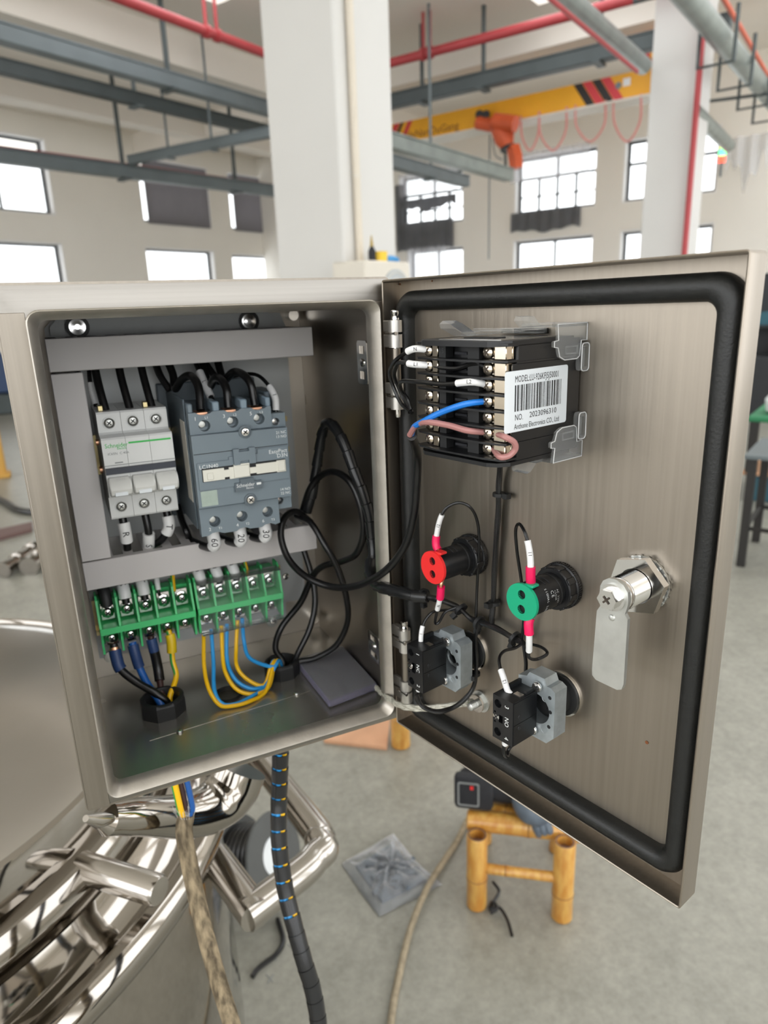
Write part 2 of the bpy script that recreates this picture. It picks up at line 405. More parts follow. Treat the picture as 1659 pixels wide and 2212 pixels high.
R2 = (v0(1111, 400), v0(1288, 400)); R1 = (v0(862, 400), v0(1001, 400)); R3 = (v0(1345, 380), v0(1552, 360)); R4 = (v0(1338, 520), v0(1542, 500))
WIN_R = [(R1[0], R1[1], zrb, zrt, 4, .42), (v0(880, 560), R1[1], zlt-1.35, zlt, 2, 0), (R2[0], R2[1], zrb, zrt, 4, .42), (v0(1107, 550), v0(1281, 540), zlt-1.35, zlt, 2, 0),
         (R3[0], R3[1], zrb, zrt, 2, .42), (R4[0], R4[1], zlt-1.35, zlt, 2, 0)]
def wall(name, F, d, a0, a1, wins):
    g = G(); xs = sorted({a0, a1, *[q for x in wins for q in x[:2]]})
    for x0, x1 in zip(xs, xs[1:]):                # solid piers, sills and lintels round real openings
        xm = (x0+x1)/2; z = 0
        for q in sorted([x for x in wins if x[0] < xm < x[1]], key=lambda x: x[2]): g.box((x0, d, z), (x1, d+.28, q[2]), F); z = q[3]
        g.box((x0, d, z), (x1, d+.28, HC), F)
    return struct(link(name, g, wallm, sm=False))
wall('wall_left', FV, DL, -5.0, DR+.28, WIN_L); wall('wall_right', FU, DR, -DL, 5.0, WIN_R)
BAYS = [(-4.6+3.8*k, -1.2+3.8*k, .8, 4.9, 3, 0) for k in range(5)]; BAYS2 = [(-14+3.8*k, -10.6+3.8*k, .8, 4.9, 3, 0) for k in range(5)]
wall('wall_back', FV, -5.3, -5.0, DR+.28, BAYS); wall('wall_side', FU, -5.3, -DL, 5.0, BAYS2)   # the hall's unseen walls behind the viewer; window openings added to let light in
NW = 0
def window(F, d, a0, a1, z0, z1, nc, top):
    global NW; NW += 1
    t = .05; y0, y1 = d+.16, d+.22
    rv = G().prism(rect(a0+.002, a1-.002, z0+.002, z1-.002), d+.01, d+.27, F, [rect(a0+.03, a1-.03, z0+.03, z1-.03)])
    o = struct(link('window_%d' % NW, rv, framew, sm=False))
    f = G(); f.prism(rect(a0+.03, a1-.03, z0+.03, z1-.03), y0, y1, F, [rect(a0+.03+t, a1-.03-t, z0+.03+t, z1-.03-t)])
    fo = link('window_frame', f, framed, o, sm=False)
    zs = [z0+.03+t, z1-.03-t] if not top else [z0+.03+t, z1-top, z1-.03-t]
    if top: link('transom', G().box((a0+.08, y0, z1-top-.025), (a1-.08, y1, z1-top+.025), F), framed, fo, sm=False)
    xs = [a0+.08+(a1-a0-.16)*k/nc for k in range(nc+1)]
    for k in range(1, nc):
        zz = z1-top if (top and nc == 4 and k != 2) else z1-.08
        link('mullion', G().box((xs[k]-.022, y0, z0+.08), (xs[k]+.022, y1, zz), F), framed, fo, sm=False)
    if nc == 4: link('mullion', G().box((a0+.08, y0, (z0+z1-top)/2-.014), (a1-.08, y1, (z0+z1-top)/2+.014), F), framed, fo, sm=False)
    for k in range(nc):
        link('pane', G().box((xs[k], y0+.028, z0+.08), (xs[k+1], y0+.032, z1-.08), F), glassm, o, sm=False)
for q in WIN_L: window(FV, DL, *q)
for q in WIN_R: window(FU, DR, *q)
# near column with its corner pipe, far column
c = uvw(hit(745, 590, (UU+VV)/1.41421, CG+UU*3.9+VV*3.13)); s_ = .62
o = struct(link('trim_1', G().box((c[0], c[1], 0), (c[0]+s_, c[1]+s_, HC), FUV, .012), colm, sm=False))
pq = up(779, 480, c[0]-.03) if False else vp(774, 480, c[1]-.028)
pu, pv, _ = uvw(pq)
pt = link('downpipe', G().cyl(uv(pu, pv, 1.62), uv(pu, pv, HC), .026, seg=14), beige, o)
for z in (2.35, 4.1): link('pipe_clip', G().lathe([(.0265, -.008), (.031, -.008), (.031, .008), (.0265, .008)], uv(pu, pv, z), ZD, 14), acm, o)
ca = uvw(hit(1385, 500, (UU), CG+UU*9.6)); 
vx0, vx1 = uvw(up(1384, 500, 9.6))[1], uvw(up(1486, 500, 9.6))[1]
o = struct(link('trim_2', G().box((9.6, vx1, 0), (10.15, vx0, HC), FUV, .012), colm, sm=False))
link('corner_strip', G().box((9.585, vx1, 0), (9.6, vx1+.06, HC-.6), FUV), white_p, o, sm=False)
q0, q1 = up(1512, 90, 9.5), up(1479, 540, 9.5); q = uvw(q0)
tag(link('fire_main_pipe', G().cyl(uv(9.5, uvw(q1)[1], .05), uv(9.5, uvw(q1)[1], q[2]+.9), .035, seg=12), redp), 'red vertical pipe running down beside the far white column', 'pipe')
# ceiling beams
k = 3
for v_ in (uvw(zp(0, 24, 4.9))[1], uvw(zp(0, 205, 4.9))[1]):
    struct(link('trim_%d' % k, G().box((-4, v_, 4.9), (DR, v_+.35, HC), FUV), ceilm, sm=False)); k += 1
for p_ in ((870, 190), (1080, 330)):
    u_ = uvw(zp(*p_, 4.9))[0]
    if u_ < DR-.4: struct(link('trim_%d' % k, G().box((u_, -4, 4.95), (u_+.35, DL, HC), FUV), ceilm, sm=False)); k += 1
struct(link('trim_%d' % k, G().box((3.9, 3.2, 4.95), (4.3, DL, HC), FUV), ceilm, sm=False))
# pipes and trays under the ceiling
def run(name, label, cat, p0, p1, r, m, z, ext=(.0, .0), sq=False, hangers=(), hm=None, hr=.012, group=None, ledge=None):
    a, b = zp(*p0, z), zp(*p1, z); d = (b-a).normalized(); A, B_ = a-d*ext[0], b+d*ext[1]
    t = thing(name, label, cat, A, group)
    side = d.cross(ZD).normalized()
    if sq:
        F = Matrix([[d[i], side[i], ZZ[i], A[i]] for i in range(3)]+[[0, 0, 0, 1]])
        L_ = (B_-A).length
        link('channel', G().box((0, -r, -r), (L_, r, r), F, r*.12), m, t, sm=False)
        link('cover', G().box((0, -r*1.08, r), (L_, r*1.08, r*1.25), F), m, t, sm=False)
    else:
        link('tube', G().cyl(A, B_, r, seg=14), m, t)
    for h in hangers:
        q = a+(b-a)*h; hz = Vector((q.x, q.y, HC))
        link('hanger', G().cyl(q, hz, hr, seg=8), hm or m, t)
        link('clamp', G().cyl(q-d*.03, q+d*.03, r*1.35, seg=14) if not sq else G().box((-.05, -r*1.6, -r*1.35), (.05, r*1.6, -r), Matrix([[d[i], side[i], ZZ[i], q[i]] for i in range(3)]+[[0, 0, 0, 1]])), hm or m, t, sm=False)
    return t
run('sprinkler_pipe', 'red sprinkler pipe on the ceiling left of the near white column', 'pipe', (260, -3), (565, 113), .055, redp, 4.75, (.6, .5), hangers=(.56, .64), hr=.022)
run('sprinkler_pipe', 'red sprinkler pipe under the ceiling above the yellow crane', 'pipe', (840, 137), (1225, 35), .06, redp, 4.85, (.6, 2.6), hangers=(.22, .26), hr=.022)
run('cable_tray', 'upper of the two long grey trays left of the near column', 'cable tray', (0, 74), (575, 236), .085, steelg, 4.4, (1.2, 1.), True, (.55,), steeld, .035)
run('cable_tray', 'lower of the two long grey trays left of the near column', 'cable tray', (0, 145), (577, 285), .075, steeld, 4.4, (1.2, 1.), True, (.42,), steelg, .03)
t = run('cable_tray', 'grey tray with a red pipe on top in front of the left windows', 'cable tray', (0, 338), (585, 413), .09, steelg, 3.75, (1.2, 1.), True, (.38, .83), steeld, .035)
run('sprinkler_pipe', 'thin red pipe along the grey tray by the left windows', 'pipe', (0, 318), (585, 400), .03, redp, 3.98, (1.2, 1.))
run('cable_tray', 'short grey tray branching towards the left windows', 'cable tray', (290, 346), (560, 292), .06, steelg, 3.9, (.1, .3), True, (.3, .65), steelg, .018)
run('cable_tray', 'long grey tray above the yellow crane girder', 'cable tray', (845, 222), (1385, 97), .085, steeld, 4.45, (.8, 1.), True, (.15, .42, .86), steeld, .03)
run('cable_tray', 'small grey tray under the left end of the crane', 'cable tray', (850, 352), (1000, 392), .07, steelg, 3.3, (.6, .1), True, (.5,), steelg, .02)
run('cable_tray', 'small grey tray behind the orange hoist', 'cable tray', (880, 318), (1092, 378), .07, galvp, 3.15, (1.6, .1), True, (-.25,), steeld, .02)
run('conduit', 'thick galvanized conduit running up to the crane end', 'pipe', (1205, -20), (1385, 138), .095, galvp, 4.12, (.8, .1))
run('sprinkler_pipe', 'thin red pipe below the galvanized conduit', 'pipe', (1180, -10), (1370, 150), .022, redp, 3.9, (.4, .1))
run('conduit', 'large galvanized conduit at the upper right', 'pipe', (1490, 0), (1675, 225), .105, galvp, 4.0, (.9, .9), hangers=())
run('sprinkler_pipe', 'thin orange pipe at the upper right edge', 'pipe', (1565, 0), (1665, 175), .025, orangep, 4.3, (.6, .6))
run('conduit', 'short galvanized conduit right of the far column', 'pipe', (1508, 250), (1572, 312), .09, galvp, 3.6, (.3, .1))
# square brackets hung along the right wall conduit
for i, (x, y) in enumerate(((1420, -8), (1545, 140), (1585, 190), (1625, 232), (1655, 262))):
    q = zp(x, y, 3.75); g = G(); wd = .34; hgt = .5; a_ = Vector(VV)
    g.tube([q+a_*wd/2+ZD*hgt, q+a_*wd/2, q-a_*wd/2, q-a_*wd/2+ZD*hgt], .022, 6)
    tag(link('trapeze_bracket', g, steeld, sm=False), 'dark grey square hanging bracket under the right conduit, %s' % ('highest and leftmost', 'second from the top', 'middle of the five', 'fourth from the top', 'nearest the right frame edge')[i], 'bracket', 'hanging brackets under the right conduit')
run('tie_rod', 'thin dark horizontal rod right of the far column', 'rod', (1505, 222), (1640, 205), .02, steeld, 3.9, (.1, .3))
q = up(1560, 335, 12.5)
t = thing('signal_tower', 'small stacked signal light of yellow, green and red', 'signal light', q)
for j, c_ in enumerate(('#ff4530', '#4cf08a', '#f5e040')):
    m_ = mat('signal_%d' % j, c_, .3); b_ = m_.node_tree.nodes['Principled BSDF']; b_.inputs['Emission Color'].default_value = lin(c_); b_.inputs['Emission Strength'].default_value = 1.2
    link('lens', G().cyl(q+ZD*(.10*j-.1), q+ZD*(.10*j-.02), .05, seg=12), m_, t)
link('bracket', G().cyl(q-ZD*.3, q-ZD*.1, .02, seg=8), steelg, t)
# overhead crane
uc = uvw(zp(845, 312, 4.28))[0]
a, b = up(800, 320, uc), up(1400, 209, uc); va, vb = uvw(a)[1], uvw(b)[1]-.6
hgt = uvw(up(1100, 215, uc))[2]-uvw(up(1100, 263, uc))[2]; zc0 = (uvw(a)[2]+uvw(b)[2])/2; zc1 = zc0+hgt+.02
t = thing('crane_girder', 'yellow overhead crane girder with black and red end stripes', 'crane', uv(uc, va, zc0))
link('girder', G().box((uc, vb, zc0), (uc+.3, va+.6, zc1), FUV, .01), crane_y, t, sm=False)
link('bottom_flange', G().box((uc-.06, vb, zc0-.03), (uc+.36, va+.6, zc0), FUV), acm, t, sm=False)
def stripe(x0, x1, sl, m_):
    A = [-uvw(up(x, y, uc))[1] for x, y in ((x0, 200), (x1, 200))]
    link('stripe', G().prism([(A[0], zc1-.005), (A[1], zc1-.005), (A[1]+sl, zc0+.005), (A[0]+sl, zc0+.005)], uc-.004, uc-.001, FU), m_, t, sm=False)
stripe(1238, 1256, .22, crane_k); stripe(1257, 1276, .22, crane_r); stripe(1277, 1295, .22, crane_k); stripe(1296, 1316, .22, crane_r)
stripe(850, 862, -.2, crane_r); stripe(864, 871, -.2, crane_k); stripe(880, 890, -.2, crane_r)
text('HeNanOuGang', .17, up(932, 283, uc), -VV, ZZ, mat('brown_ink', '#7a4b22', .6), t, off=.006)
text('2t', .22, up(1040, 253, uc), -VV, ZZ, crane_k, t, off=.006)
link('end_carriage', G().box((uc-.55, vb+.1, zc1-.05), (uc+.85, vb+.45, zc1+.22), FUV, .02), crane_y, t, sm=False)
link('carriage_wheel', G().cyl(uv(uc-.3, vb+.47, zc1+.05), uv(uc-.3, vb+.55, zc1+.05), .1, seg=14), crane_r, t)
link('maker_plate', G().box((uc-.006, uvw(up(1362, 178, uc))[1], zc1-.17), (uc-.001, uvw(up(1346, 180, uc))[1], zc1-.07), FUV), label_w, t, sm=False)
link('round_badge', G().cyl(up(1336, 185, uc)-Vector(UU)*.008, up(1336, 185, uc), .045, seg=14), slate, t)
# hoist
hq = up(1075, 285, uc-.12); h = thing('hoist', 'orange electric hoist hanging from the yellow crane girder', 'hoist', hq)
hp = lambda x, y, o=0.: up(x, y, uc-.12+o)
link('drum', G().cyl(hp(1032, 265), hp(1085, 275), .10, seg=16), crane_o, h)
link('motor', G().cyl(hp(1068, 262, -.15), hp(1114, 268, -.15), .12, seg=16), crane_o, h)
g = G(); g.tube([hp(1078, 270, -.05), hp(1090, 300, -.05), hp(1096, 318, -.05)], [.15, .16, .10], 12); link('gear_case', g, crane_o, h)
link('control_box', G().tube([hp(1108, 315, -.1), hp(1113, 338, -.1), hp(1116, 364, -.1)], [.10, .11, .10], 4), crane_o, h, sm=False)
link('clamp_band', G().lathe([(.125, -.02), (.13, 0), (.125, .02)], hp(1098, 320, -.08), hp(1104, 340, -.08)-hp(1094, 300, -.08), 14), crane_k, h)
link('trolley_wheel', G().cyl(hp(1036, 248, -.05), hp(1036, 248, .08), .07, seg=12), crane_k, h)
link('trolley_wheel', G().cyl(hp(1050, 247, -.05), hp(1050, 247, .08), .06, seg=12), crane_k, h)
g = G(); g.tube([hp(1091, 325), hp(1093, 372)], .022, 8); g.tube(smooth([hp(1093, 372), hp(1098, 382), hp(1092, 389), hp(1086, 384)], 4), .016, 8); link('hook', g, steeld, h)
link('pendant_cable', G().tube(smooth([hp(1058, 290), hp(1057, 400), hp(1056, 560)], 6), .012, 6), steelg, h)
link('pendant_cable', G().tube(smooth([hp(1064, 300), hp(1070, 335), hp(1085, 345)], 6), .009, 6), steelg, h)
xs = [(1125, 248), (1165, 238), (1224, 228), (1243, 224), (1308, 214), (1325, 211), (1385, 200)]
dr_ = [325, 330, 320, 330, 305, 308, 300]
for i in range(0, 6, 1):
    (x0, y0), (x1, y1) = xs[i], xs[i+1]
    if x1-x0 < 30: continue
    d_ = 325 if i < 3 else 306
    P = smooth([up(x0, y0+3, uc-.03), up(x0+3, (y0+d_)/2+10, uc-.03), up((x0+x1)/2, d_, uc-.03), up(x1-3, (y1+d_)/2+10, uc-.03), up(x1, y1+3, uc-.03)], 6)
    tag(link('festoon_cable', G().tube(P, .017, 6), festoon), 'pink festoon cable loop hanging under the crane, %s' % ('nearest the hoist', 'second from the hoist', 'middle', 'middle', 'second from the far column', 'next to the far column')[i], 'cable', 'festoon loops under the crane')
# curtains and blinds
def cloth(name, label, cat, F, d, a0, a1, z0, z1, m_, amp=.02, nf=7, jag=0.):
    nx, nz = 40, 8; fr = []; bk = []
    bm = bmesh.new(); V = []
    for j in range(nz+1):
        row = []
        for i in range(nx+1):
            f = i/nx; top = z1; bot = z0+jag*math.sin(f*9)+jag*.6*math.sin(f*23)
            z = bot+(top-bot)*j/nz
            row.append(bm.verts.new(F @ Vector((a0+(a1-a0)*f, d-.03+amp*math.sin(f*nf*6.28), z))))
        V.append(row)
    for j in range(nz):
        for i in range(nx): bm.faces.new((V[j][i], V[j][i+1], V[j+1][i+1], V[j+1][i]))
    r = bmesh.ops.solidify(bm, geom=list(bm.faces), thickness=.006)
    return tag(link(name, bm, m_), label, cat)
for i, (q, who) in enumerate(((WIN_L[2], 'left of the two upper windows behind the trays'), (WIN_L[4], 'window just left of the near column'))):
    cloth('roller_blind', 'grey roller blind pulled down over the %s' % who, 'blind', FV, DL-.02, q[0]+.09, q[1]-.09, q[2]-.02, q[3]-.05, clothg, .004, 3)
cloth('curtain', 'dark grey curtain hung below the window right of the near column', 'curtain', FU, DR-.03, v0(860, 500), v0(982, 500), wb(920, 540)[2], wb(920, 478)[2], clothd, .02, 5, .02)
cloth('curtain', 'torn dark curtain edge beside the window right of the near column', 'curtain', FU, DR-.05, v0(860, 500), v0(880, 500), wb(860, 535)[2], wb(870, 400)[2], clothd, .02, 2, .03)
cloth('curtain', 'dark strip of curtain across the panes right of the near column', 'curtain', FU, DR-.05, v0(868, 440), v0(990, 440), wb(920, 452)[2], wb(920, 428)[2], clothd, .02, 5, .05)
cloth('curtain', 'dark grey curtain hanging under the middle window below the hoist', 'curtain', FU, DR-.03, v0(1106, 480), v0(1256, 470), wb(1180, 497)[2], wb(1180, 454)[2], clothd, .02, 6, .03)
nett = clear('thin_white_net', '#e9e9ee', .05, .3, .5)
cloth('net_curtain', 'thin white net over the top of the middle window', 'curtain', FU, DR-.06, R2[0]-.05, R2[1]-.12, zrt-.5, zrt+.05, nett, .015, 8, .02)
cloth('net_curtain', 'thin white net over the window right of the near column', 'curtain', FU, DR-.06, R1[0]+.05, R1[1]-.1, zrt-.45, zrt+.02, nett, .015, 8, .02)
cloth('net_curtain', 'grey net hanging over the lower window right of the near column', 'curtain', FU, DR-.06, v0(884, 560), v0(968, 560), zlt-1.3, zlt+.02, nett, .015, 6, .02)
cloth('plastic_sheet', 'white plastic sheet draped on the wall at the far right', 'sheet', FU, DR-.3, v0(1575, 380), v0(1665, 360), wb(1620, 380)[2], wb(1620, 300)[2], nett, .05, 3, .2)
# outdoor air-conditioner unit beside the near column, with the things on top
qa = uvw(vp(790, 600, c[1]-.30)); zt_ = uvw(vp(790, 561, c[1]-.30))[2]
t = thing('condenser_unit', 'cream air conditioner outdoor unit beside the near white column', 'air conditioner', uv(qa[0], qa[1], zt_-.55))
a0_ = qa[0]; b0_ = uvw(vp(818, 575, c[1]-.3))[0]; b1_ = uvw(vp(886, 575, c[1]-.3))[0]
link('casing', G().box((a0_, qa[1], zt_-.55), (b1_, qa[1]+.28, zt_), FUV, .012), acm, t)
cx_ = (b0_+b1_)/2
link('fan_grille', G().cyl(uv(cx_, qa[1]-.012, zt_-.20), uv(cx_, qa[1]-.001, zt_-.20), .15, seg=28), acg, t)
g = G()
for r_ in (.05, .09, .13): g.tube([uv(cx_+r_*math.cos(k*.2618), qa[1]-.014, zt_-.20+r_*math.sin(k*.2618)) for k in range(24)], .003, 5, closed=True)
link('fan_guard', g, acm, t)
link('stand', G().box((a0_+.03, qa[1]+.02, 0), (a0_+.08, qa[1]+.26, zt_-.55), FUV), steelg, t); link('stand', G().box((b1_-.08, qa[1]+.02, 0), (b1_-.03, qa[1]+.26, zt_-.55), FUV), steelg, t)
qb = vp(820, 560, c[1]-.17); qb.z = zt_
tag(link('yellow_tub', G().lathe([(.045, 0), (.052, .005), (.055, .065), (.058, .068), (.05, .07)], qb, ZD, 18), yel), 'small yellow tub on top of the air conditioner unit', 'tub')
qb = vp(804, 560, c[1]-.17); qb.z = zt_
t = thing('spray_bottle', 'dark spray bottle with yellow nozzle on the air conditioner unit', 'bottle', qb)
link('bottle_body', G().lathe([(.022, 0), (.026, .01), (.026, .07), (.012, .1)], qb, ZD, 14), bagcloth, t)
link('nozzle', G().lathe([(.012, .1), (.009, .13), (.003, .17)], qb, ZD, 12), mat('ochre_plastic', '#a48a3a', .5), t)
qb = vp(846, 560, c[1]-.17); qb.z = zt_
g = G(); g.tube(smooth([qb+Vector(UU)*-.075+ZD*.018, qb+ZD*.03, qb+Vector(UU)*.08+ZD*.014], 5), [.012]+[.022]*9+[.010], 8); tag(link('blue_bag', g, bluep), 'crumpled blue plastic bag on the air conditioner unit', 'bag')

# ================================================================ KETTLE AND THINGS ON THE FLOOR
KC = Vector((-.345, .59, 0))
t = thing('mixing_kettle', 'mirror polished round stainless steel kettle with a flat lid under the cabinet', 'kettle', KC)
def ring(name, prof, m, seg=96, parent=None): return link(name, G().lathe(prof, KC, ZD, seg, a=(1, 0, 0)), m, parent or t)
lidm = mat('polished_lid_steel', (.60, .575, .545, 1), .16, 1, .08, 5, bump=.015, bscale=22)
ring('flat_lid', [(.001, .962), (.10, .961), (.20, .958), (.30, .954), (.38, .951), (.405, .949), (.414, .946), (.416, .938), (.001, .93)], lidm, 128)
ring('lid_rim', [(.414, .936), (.417, .949), (.421, .953), (.427, .950), (.430, .940), (.433, .900), (.433, .89), (.414, .89)], mirror, 128)
ring('inner_flange', [(.430, .901), (.452, .896), (.464, .876), (.464, .868), (.464, .84), (.434, .84)], mirror, 128)
ring('gutter', [(.458, .862), (.470, .846), (.484, .832), (.498, .822), (.512, .820), (.518, .808), (.458, .80)], mirror, 128)
ring('outer_rim', [(.508, .822), (.518, .840), (.530, .852), (.542, .853), (.551, .845), (.555, .832), (.550, .816), (.536, .804), (.516, .80)], mirror, 128)
ring('jacket', [(.514, .81), (.519, .79), (.519, .30), (.49, .24), (.44, .21), (.001, .20)], mirror, 128)
for k in range(3):
    a = math.radians(30+120*k); g = G(); px, py = KC.x+.40*math.cos(a), KC.y+.40*math.sin(a)
    g.cyl((px, py, .02), (px, py, .235), .024, seg=16); g.cyl((px, py, 0), (px, py, .02), .04, seg=16); link('leg', g, polish, t)
p0, p1 = zp(205, 1880, .885), zp(345, 1925, .885)
d = (p1-p0).normalized()
link('pipe_stub', G().lathe([(.017, -.02), (.017, 0), (.0175, .02), (.017, (p1-p0).length-.004), (.015, (p1-p0).length), (.0, (p1-p0).length+.001)], p0, d, 24), polish, t)
# push handle
hz = .75
pts = [zp(482, 1878, hz), zp(500, 1905, hz), zp(545, 1965, hz)]
P = [pts[0]+(pts[0]-pts[2]).normalized()*.03, pts[2]]
c0, c1, c2 = zp(545, 1965, hz), zp(715, 1835, hz), zp(560, 1640, hz)
d1, d2 = (c1-c0).normalized(), (c2-c1).normalized(); rr = .055
arc = [c1-d1*rr*.95, c1-d1*rr*.5+d2*.006, c1-d1*rr*.16+d2*rr*.16, c1+d2*rr*.5-d1*.006, c1+d2*rr*.95]
end = c2+d2*.02
g = G(); g.tube([P[0], P[1]+(P[1]-P[0]).normalized()*.012], .0222, 20); link('handle_stub', g, polish, t)
g = G(); g.tube([c0-d1*.012]+smooth([c0+d1*.02]+arc+[end], 8)[0:], .0222, 20)
hd = link('push_handle', g, polish, t)
to_k = (KC+Vector((0, 0, hz))-end); to_k = to_k.normalized()
g = G(); g.tube([end, end+to_k*.14], .0222, 20); link('handle_stub', g, polish, t)
# bracket tube and elbow that carry the cabinet
ye = .10
P = smooth([bp(208, 1770, .10), bp(300, 1764, .12), bp(390, 1762, .15), bp(455, 1745, .17), bp(500, 1705, .18), bp(520, 1660, .185)], 8)
P = [p if p.z < Z0-.016 or i > 30 else Vector((p.x, p.y, Z0-.016)) for i, p in enumerate(P)]
t2 = thing('support_arm', 'polished steel tube elbow carrying the cabinet above the kettle', 'pipe bracket', P[0])
n_ = len(P); link('tube', G().tube(P, [(.005 if i == 0 else .010 if i == 1 else .0150)+.0140*min(1, max(0, (i/n_-.1)/.6)) for i in range(n_)], 24), mirror, t2)
link('gusset', G().tube([bp(185, 1768, .08), bp(212, 1772, .09), bp(250, 1766, .10)], [.003, .007, .004], 10), polish, t2)
q = bp(522, 1664, .09)
link('lug', G().box((q.x-.016, q.y-.008, Z0-.016), (q.x+.010, q.y+.008, Z0-.002), bev=.001), polish, t2)
link('lug_bolt', G().cyl((q.x+.004, q.y-.012, Z0-.010), (q.x+.004, q.y-.006, Z0-.010), .006, seg=6), chrome, t2)
# bamboo stool with tool bag
def bamboo_pole(name, a, b, r, parent, nodes=(.5,), open_end=True):
    a, b = Vector(a), Vector(b); d = b-a; L_ = d.length; dn = d.normalized()
    pr = [(r*.72, L_*.0+.004), (r*.8, 0), (r, .004)]
    for k in nodes:
        h = k*L_; pr += [(r*.99, h-.010), (r*1.05, h-.003), (r*1.0, h), (r*1.05, h+.003), (r*.99, h+.010)]
    pr += [(r, L_-.003), (r*.93, L_), (r*.74, L_), (r*.70, L_-.03), (0.0005, L_-.03)]
    o = link(name, G().lathe(pr, a, dn, 20), bamboo, parent)
    if open_end: link('hollow_end', G().lathe([(r*.90, L_+.0003), (r*.74, L_+.0006), (r*.72, L_-.025), (.0006, L_-.026)], a, dn, 20, caps=False), bamboo_i, o)
    for k in nodes: link('node_ring', G().lathe([(r*1.02, -.0015), (r*1.055, 0), (r*1.02, .0015)], a+dn*(k*L_), dn, 20, caps=False), bamboo_n, o)
    return o
fl = Vector(zp(1030, 1955, 0)); fr_ = Vector(zp(1213, 1980, 0)); sx = (fr_-fl).normalized(); sy = ZD.cross(sx)
def at_h(x, y, p):  # height of a pixel above a floor point's vertical plane
    n = Vector((AF[0], AF[1], 0)); q = hit(x, y, n, p); return q[2]
hL = at_h(1031, 1803, fl); hR = at_h(1208, 1818, fr_)
st = thing('bamboo_stool', 'small varnished yellow bamboo stool standing on the concrete floor', 'stool', (fl+fr_)/2)
rl = .0265
bamboo_pole('leg', fl, fl+ZD*hL, rl, st, (.42,)); bamboo_pole('leg', fr_, fr_+ZD*hR, rl, st, (.34,))
bk_ = sy*.23
bamboo_pole('leg', fl+bk_, fl+bk_+ZD*hL, rl, st, (.42,)); bamboo_pole('leg', fr_+bk_, fr_+bk_+ZD*hR, rl, st, (.34,))
zr = hL*.78
bamboo_pole('rail', fl+ZD*zr*.70+sx*rl*.7, fr_+ZD*zr*.70-sx*rl*.7, .013, st, (.3,), False)
bamboo_pole('rail', fl+bk_+ZD*zr*.7+sx*rl*.7, fr_+bk_+ZD*zr*.7-sx*rl*.7, .013, st, (.6,), False)
zs = hL-.004
bamboo_pole('seat_pole', fl+sy*.055+ZD*zs-sx*.03, fr_+sy*.055+ZD*zs+sx*.04, .027, st, (.55,), False)
for k in range(1, 4): bamboo_pole('seat_pole', fl+sy*(.055+.05*k)+ZD*zs-sx*.02, fr_+sy*(.012+.05*k)+ZD*zs+sx*.02, .024, st, (.2+.15*k,), False)
bc = (fl+fr_)/2+sy*.12+ZD*(zs+.036)-sx*.02
F = Matrix([[sx[i], sy[i], ZD[i], bc[i]] for i in range(3)]+[[0, 0, 0, 1]])
tb = thing('tool_bag', 'black cloth tool bag lying on the bamboo stool', 'bag', bc)
g = G(); g.tube(smooth([F @ Vector((-.135, 0, .03)), F @ Vector((-.05, 0, .045)), F @ Vector((.04, .0, .04)), F @ Vector((.10, 0, .03))], 6), [.03, .036, .04, .045, .05, .052, .055, .056, .056, .055, .054, .052, .05, .048, .046, .042, .04, .036, .03], 14); bo = link('bag_body', g, bagcloth, tb)
link('flap', G().box((-.15, -.075, 0), (-.05, -.045, .10), F, .012, 2), bagcloth, tb)
link('printed_panel', G().prism(rrect(-.14, -.085, .015, .085, .006), -.0775, -.0762, F, [rrect(-.136, -.089, .019, .081, .004)]), inkg, tb, sm=False)
link('red_mark', G().box((-.108, -.078, .066), (-.100, -.0765, .076), F), red_lamp, tb, sm=False)
c = F @ Vector((.05, -.055, .02))
tk = thing('cloth_glove', 'crumpled grey work glove hanging off the stool seat', 'glove', c)
g = G(); g.tube(smooth([F @ Vector((.01, -.05, .04)), F @ Vector((.04, -.075, .02)), F @ Vector((.07, -.075, .01)), F @ Vector((.10, -.06, .02))], 5), [.02, .024, .028, .03, .032, .033, .033, .03, .03, .028, .026, .024, .022, .02, .018, .016], 10); link('palm', g, darkgrey, tk)
for k in range(3): link('finger', G().tube(smooth([F @ Vector((.055+.012*k, -.08, .005)), F @ Vector((.06+.014*k, -.092, -.015)), F @ Vector((.066+.015*k, -.092, -.04+.008*k))], 4), [.012]*5+[.011, .010, .009, .006], 8), darkgrey, tk)
# second stool leg, plywood sheet, further back under the cabinet
q = zp(866, 1610, 0)
t3 = thing('bamboo_stool', 'rear bamboo stool showing only one leg below the cabinet corner', 'stool', q)
bamboo_pole('leg', q, q+ZD*.24, .034, t3, (.5,)); q2 = q+Vector((.22, .08, 0)); bamboo_pole('leg', q2, q2+ZD*.24, .034, t3, (.5,)); bamboo_pole('seat_pole', q+ZD*.255-Vector((.03, .01, 0)), q2+ZD*.255, .03, t3, (.5,), False)
pl = [zp(700, 1606, 0), zp(836, 1622, 0), zp(842, 1560, 0), zp(745, 1560, 0)]
g = G(); g.rings([[p+ZD*.002 for p in pl], [p+ZD*.016 for p in pl]]); tag(link('plywood_offcut', g, ply, sm=False), 'pinkish plywood offcut lying on the floor by the rear stool', 'board')
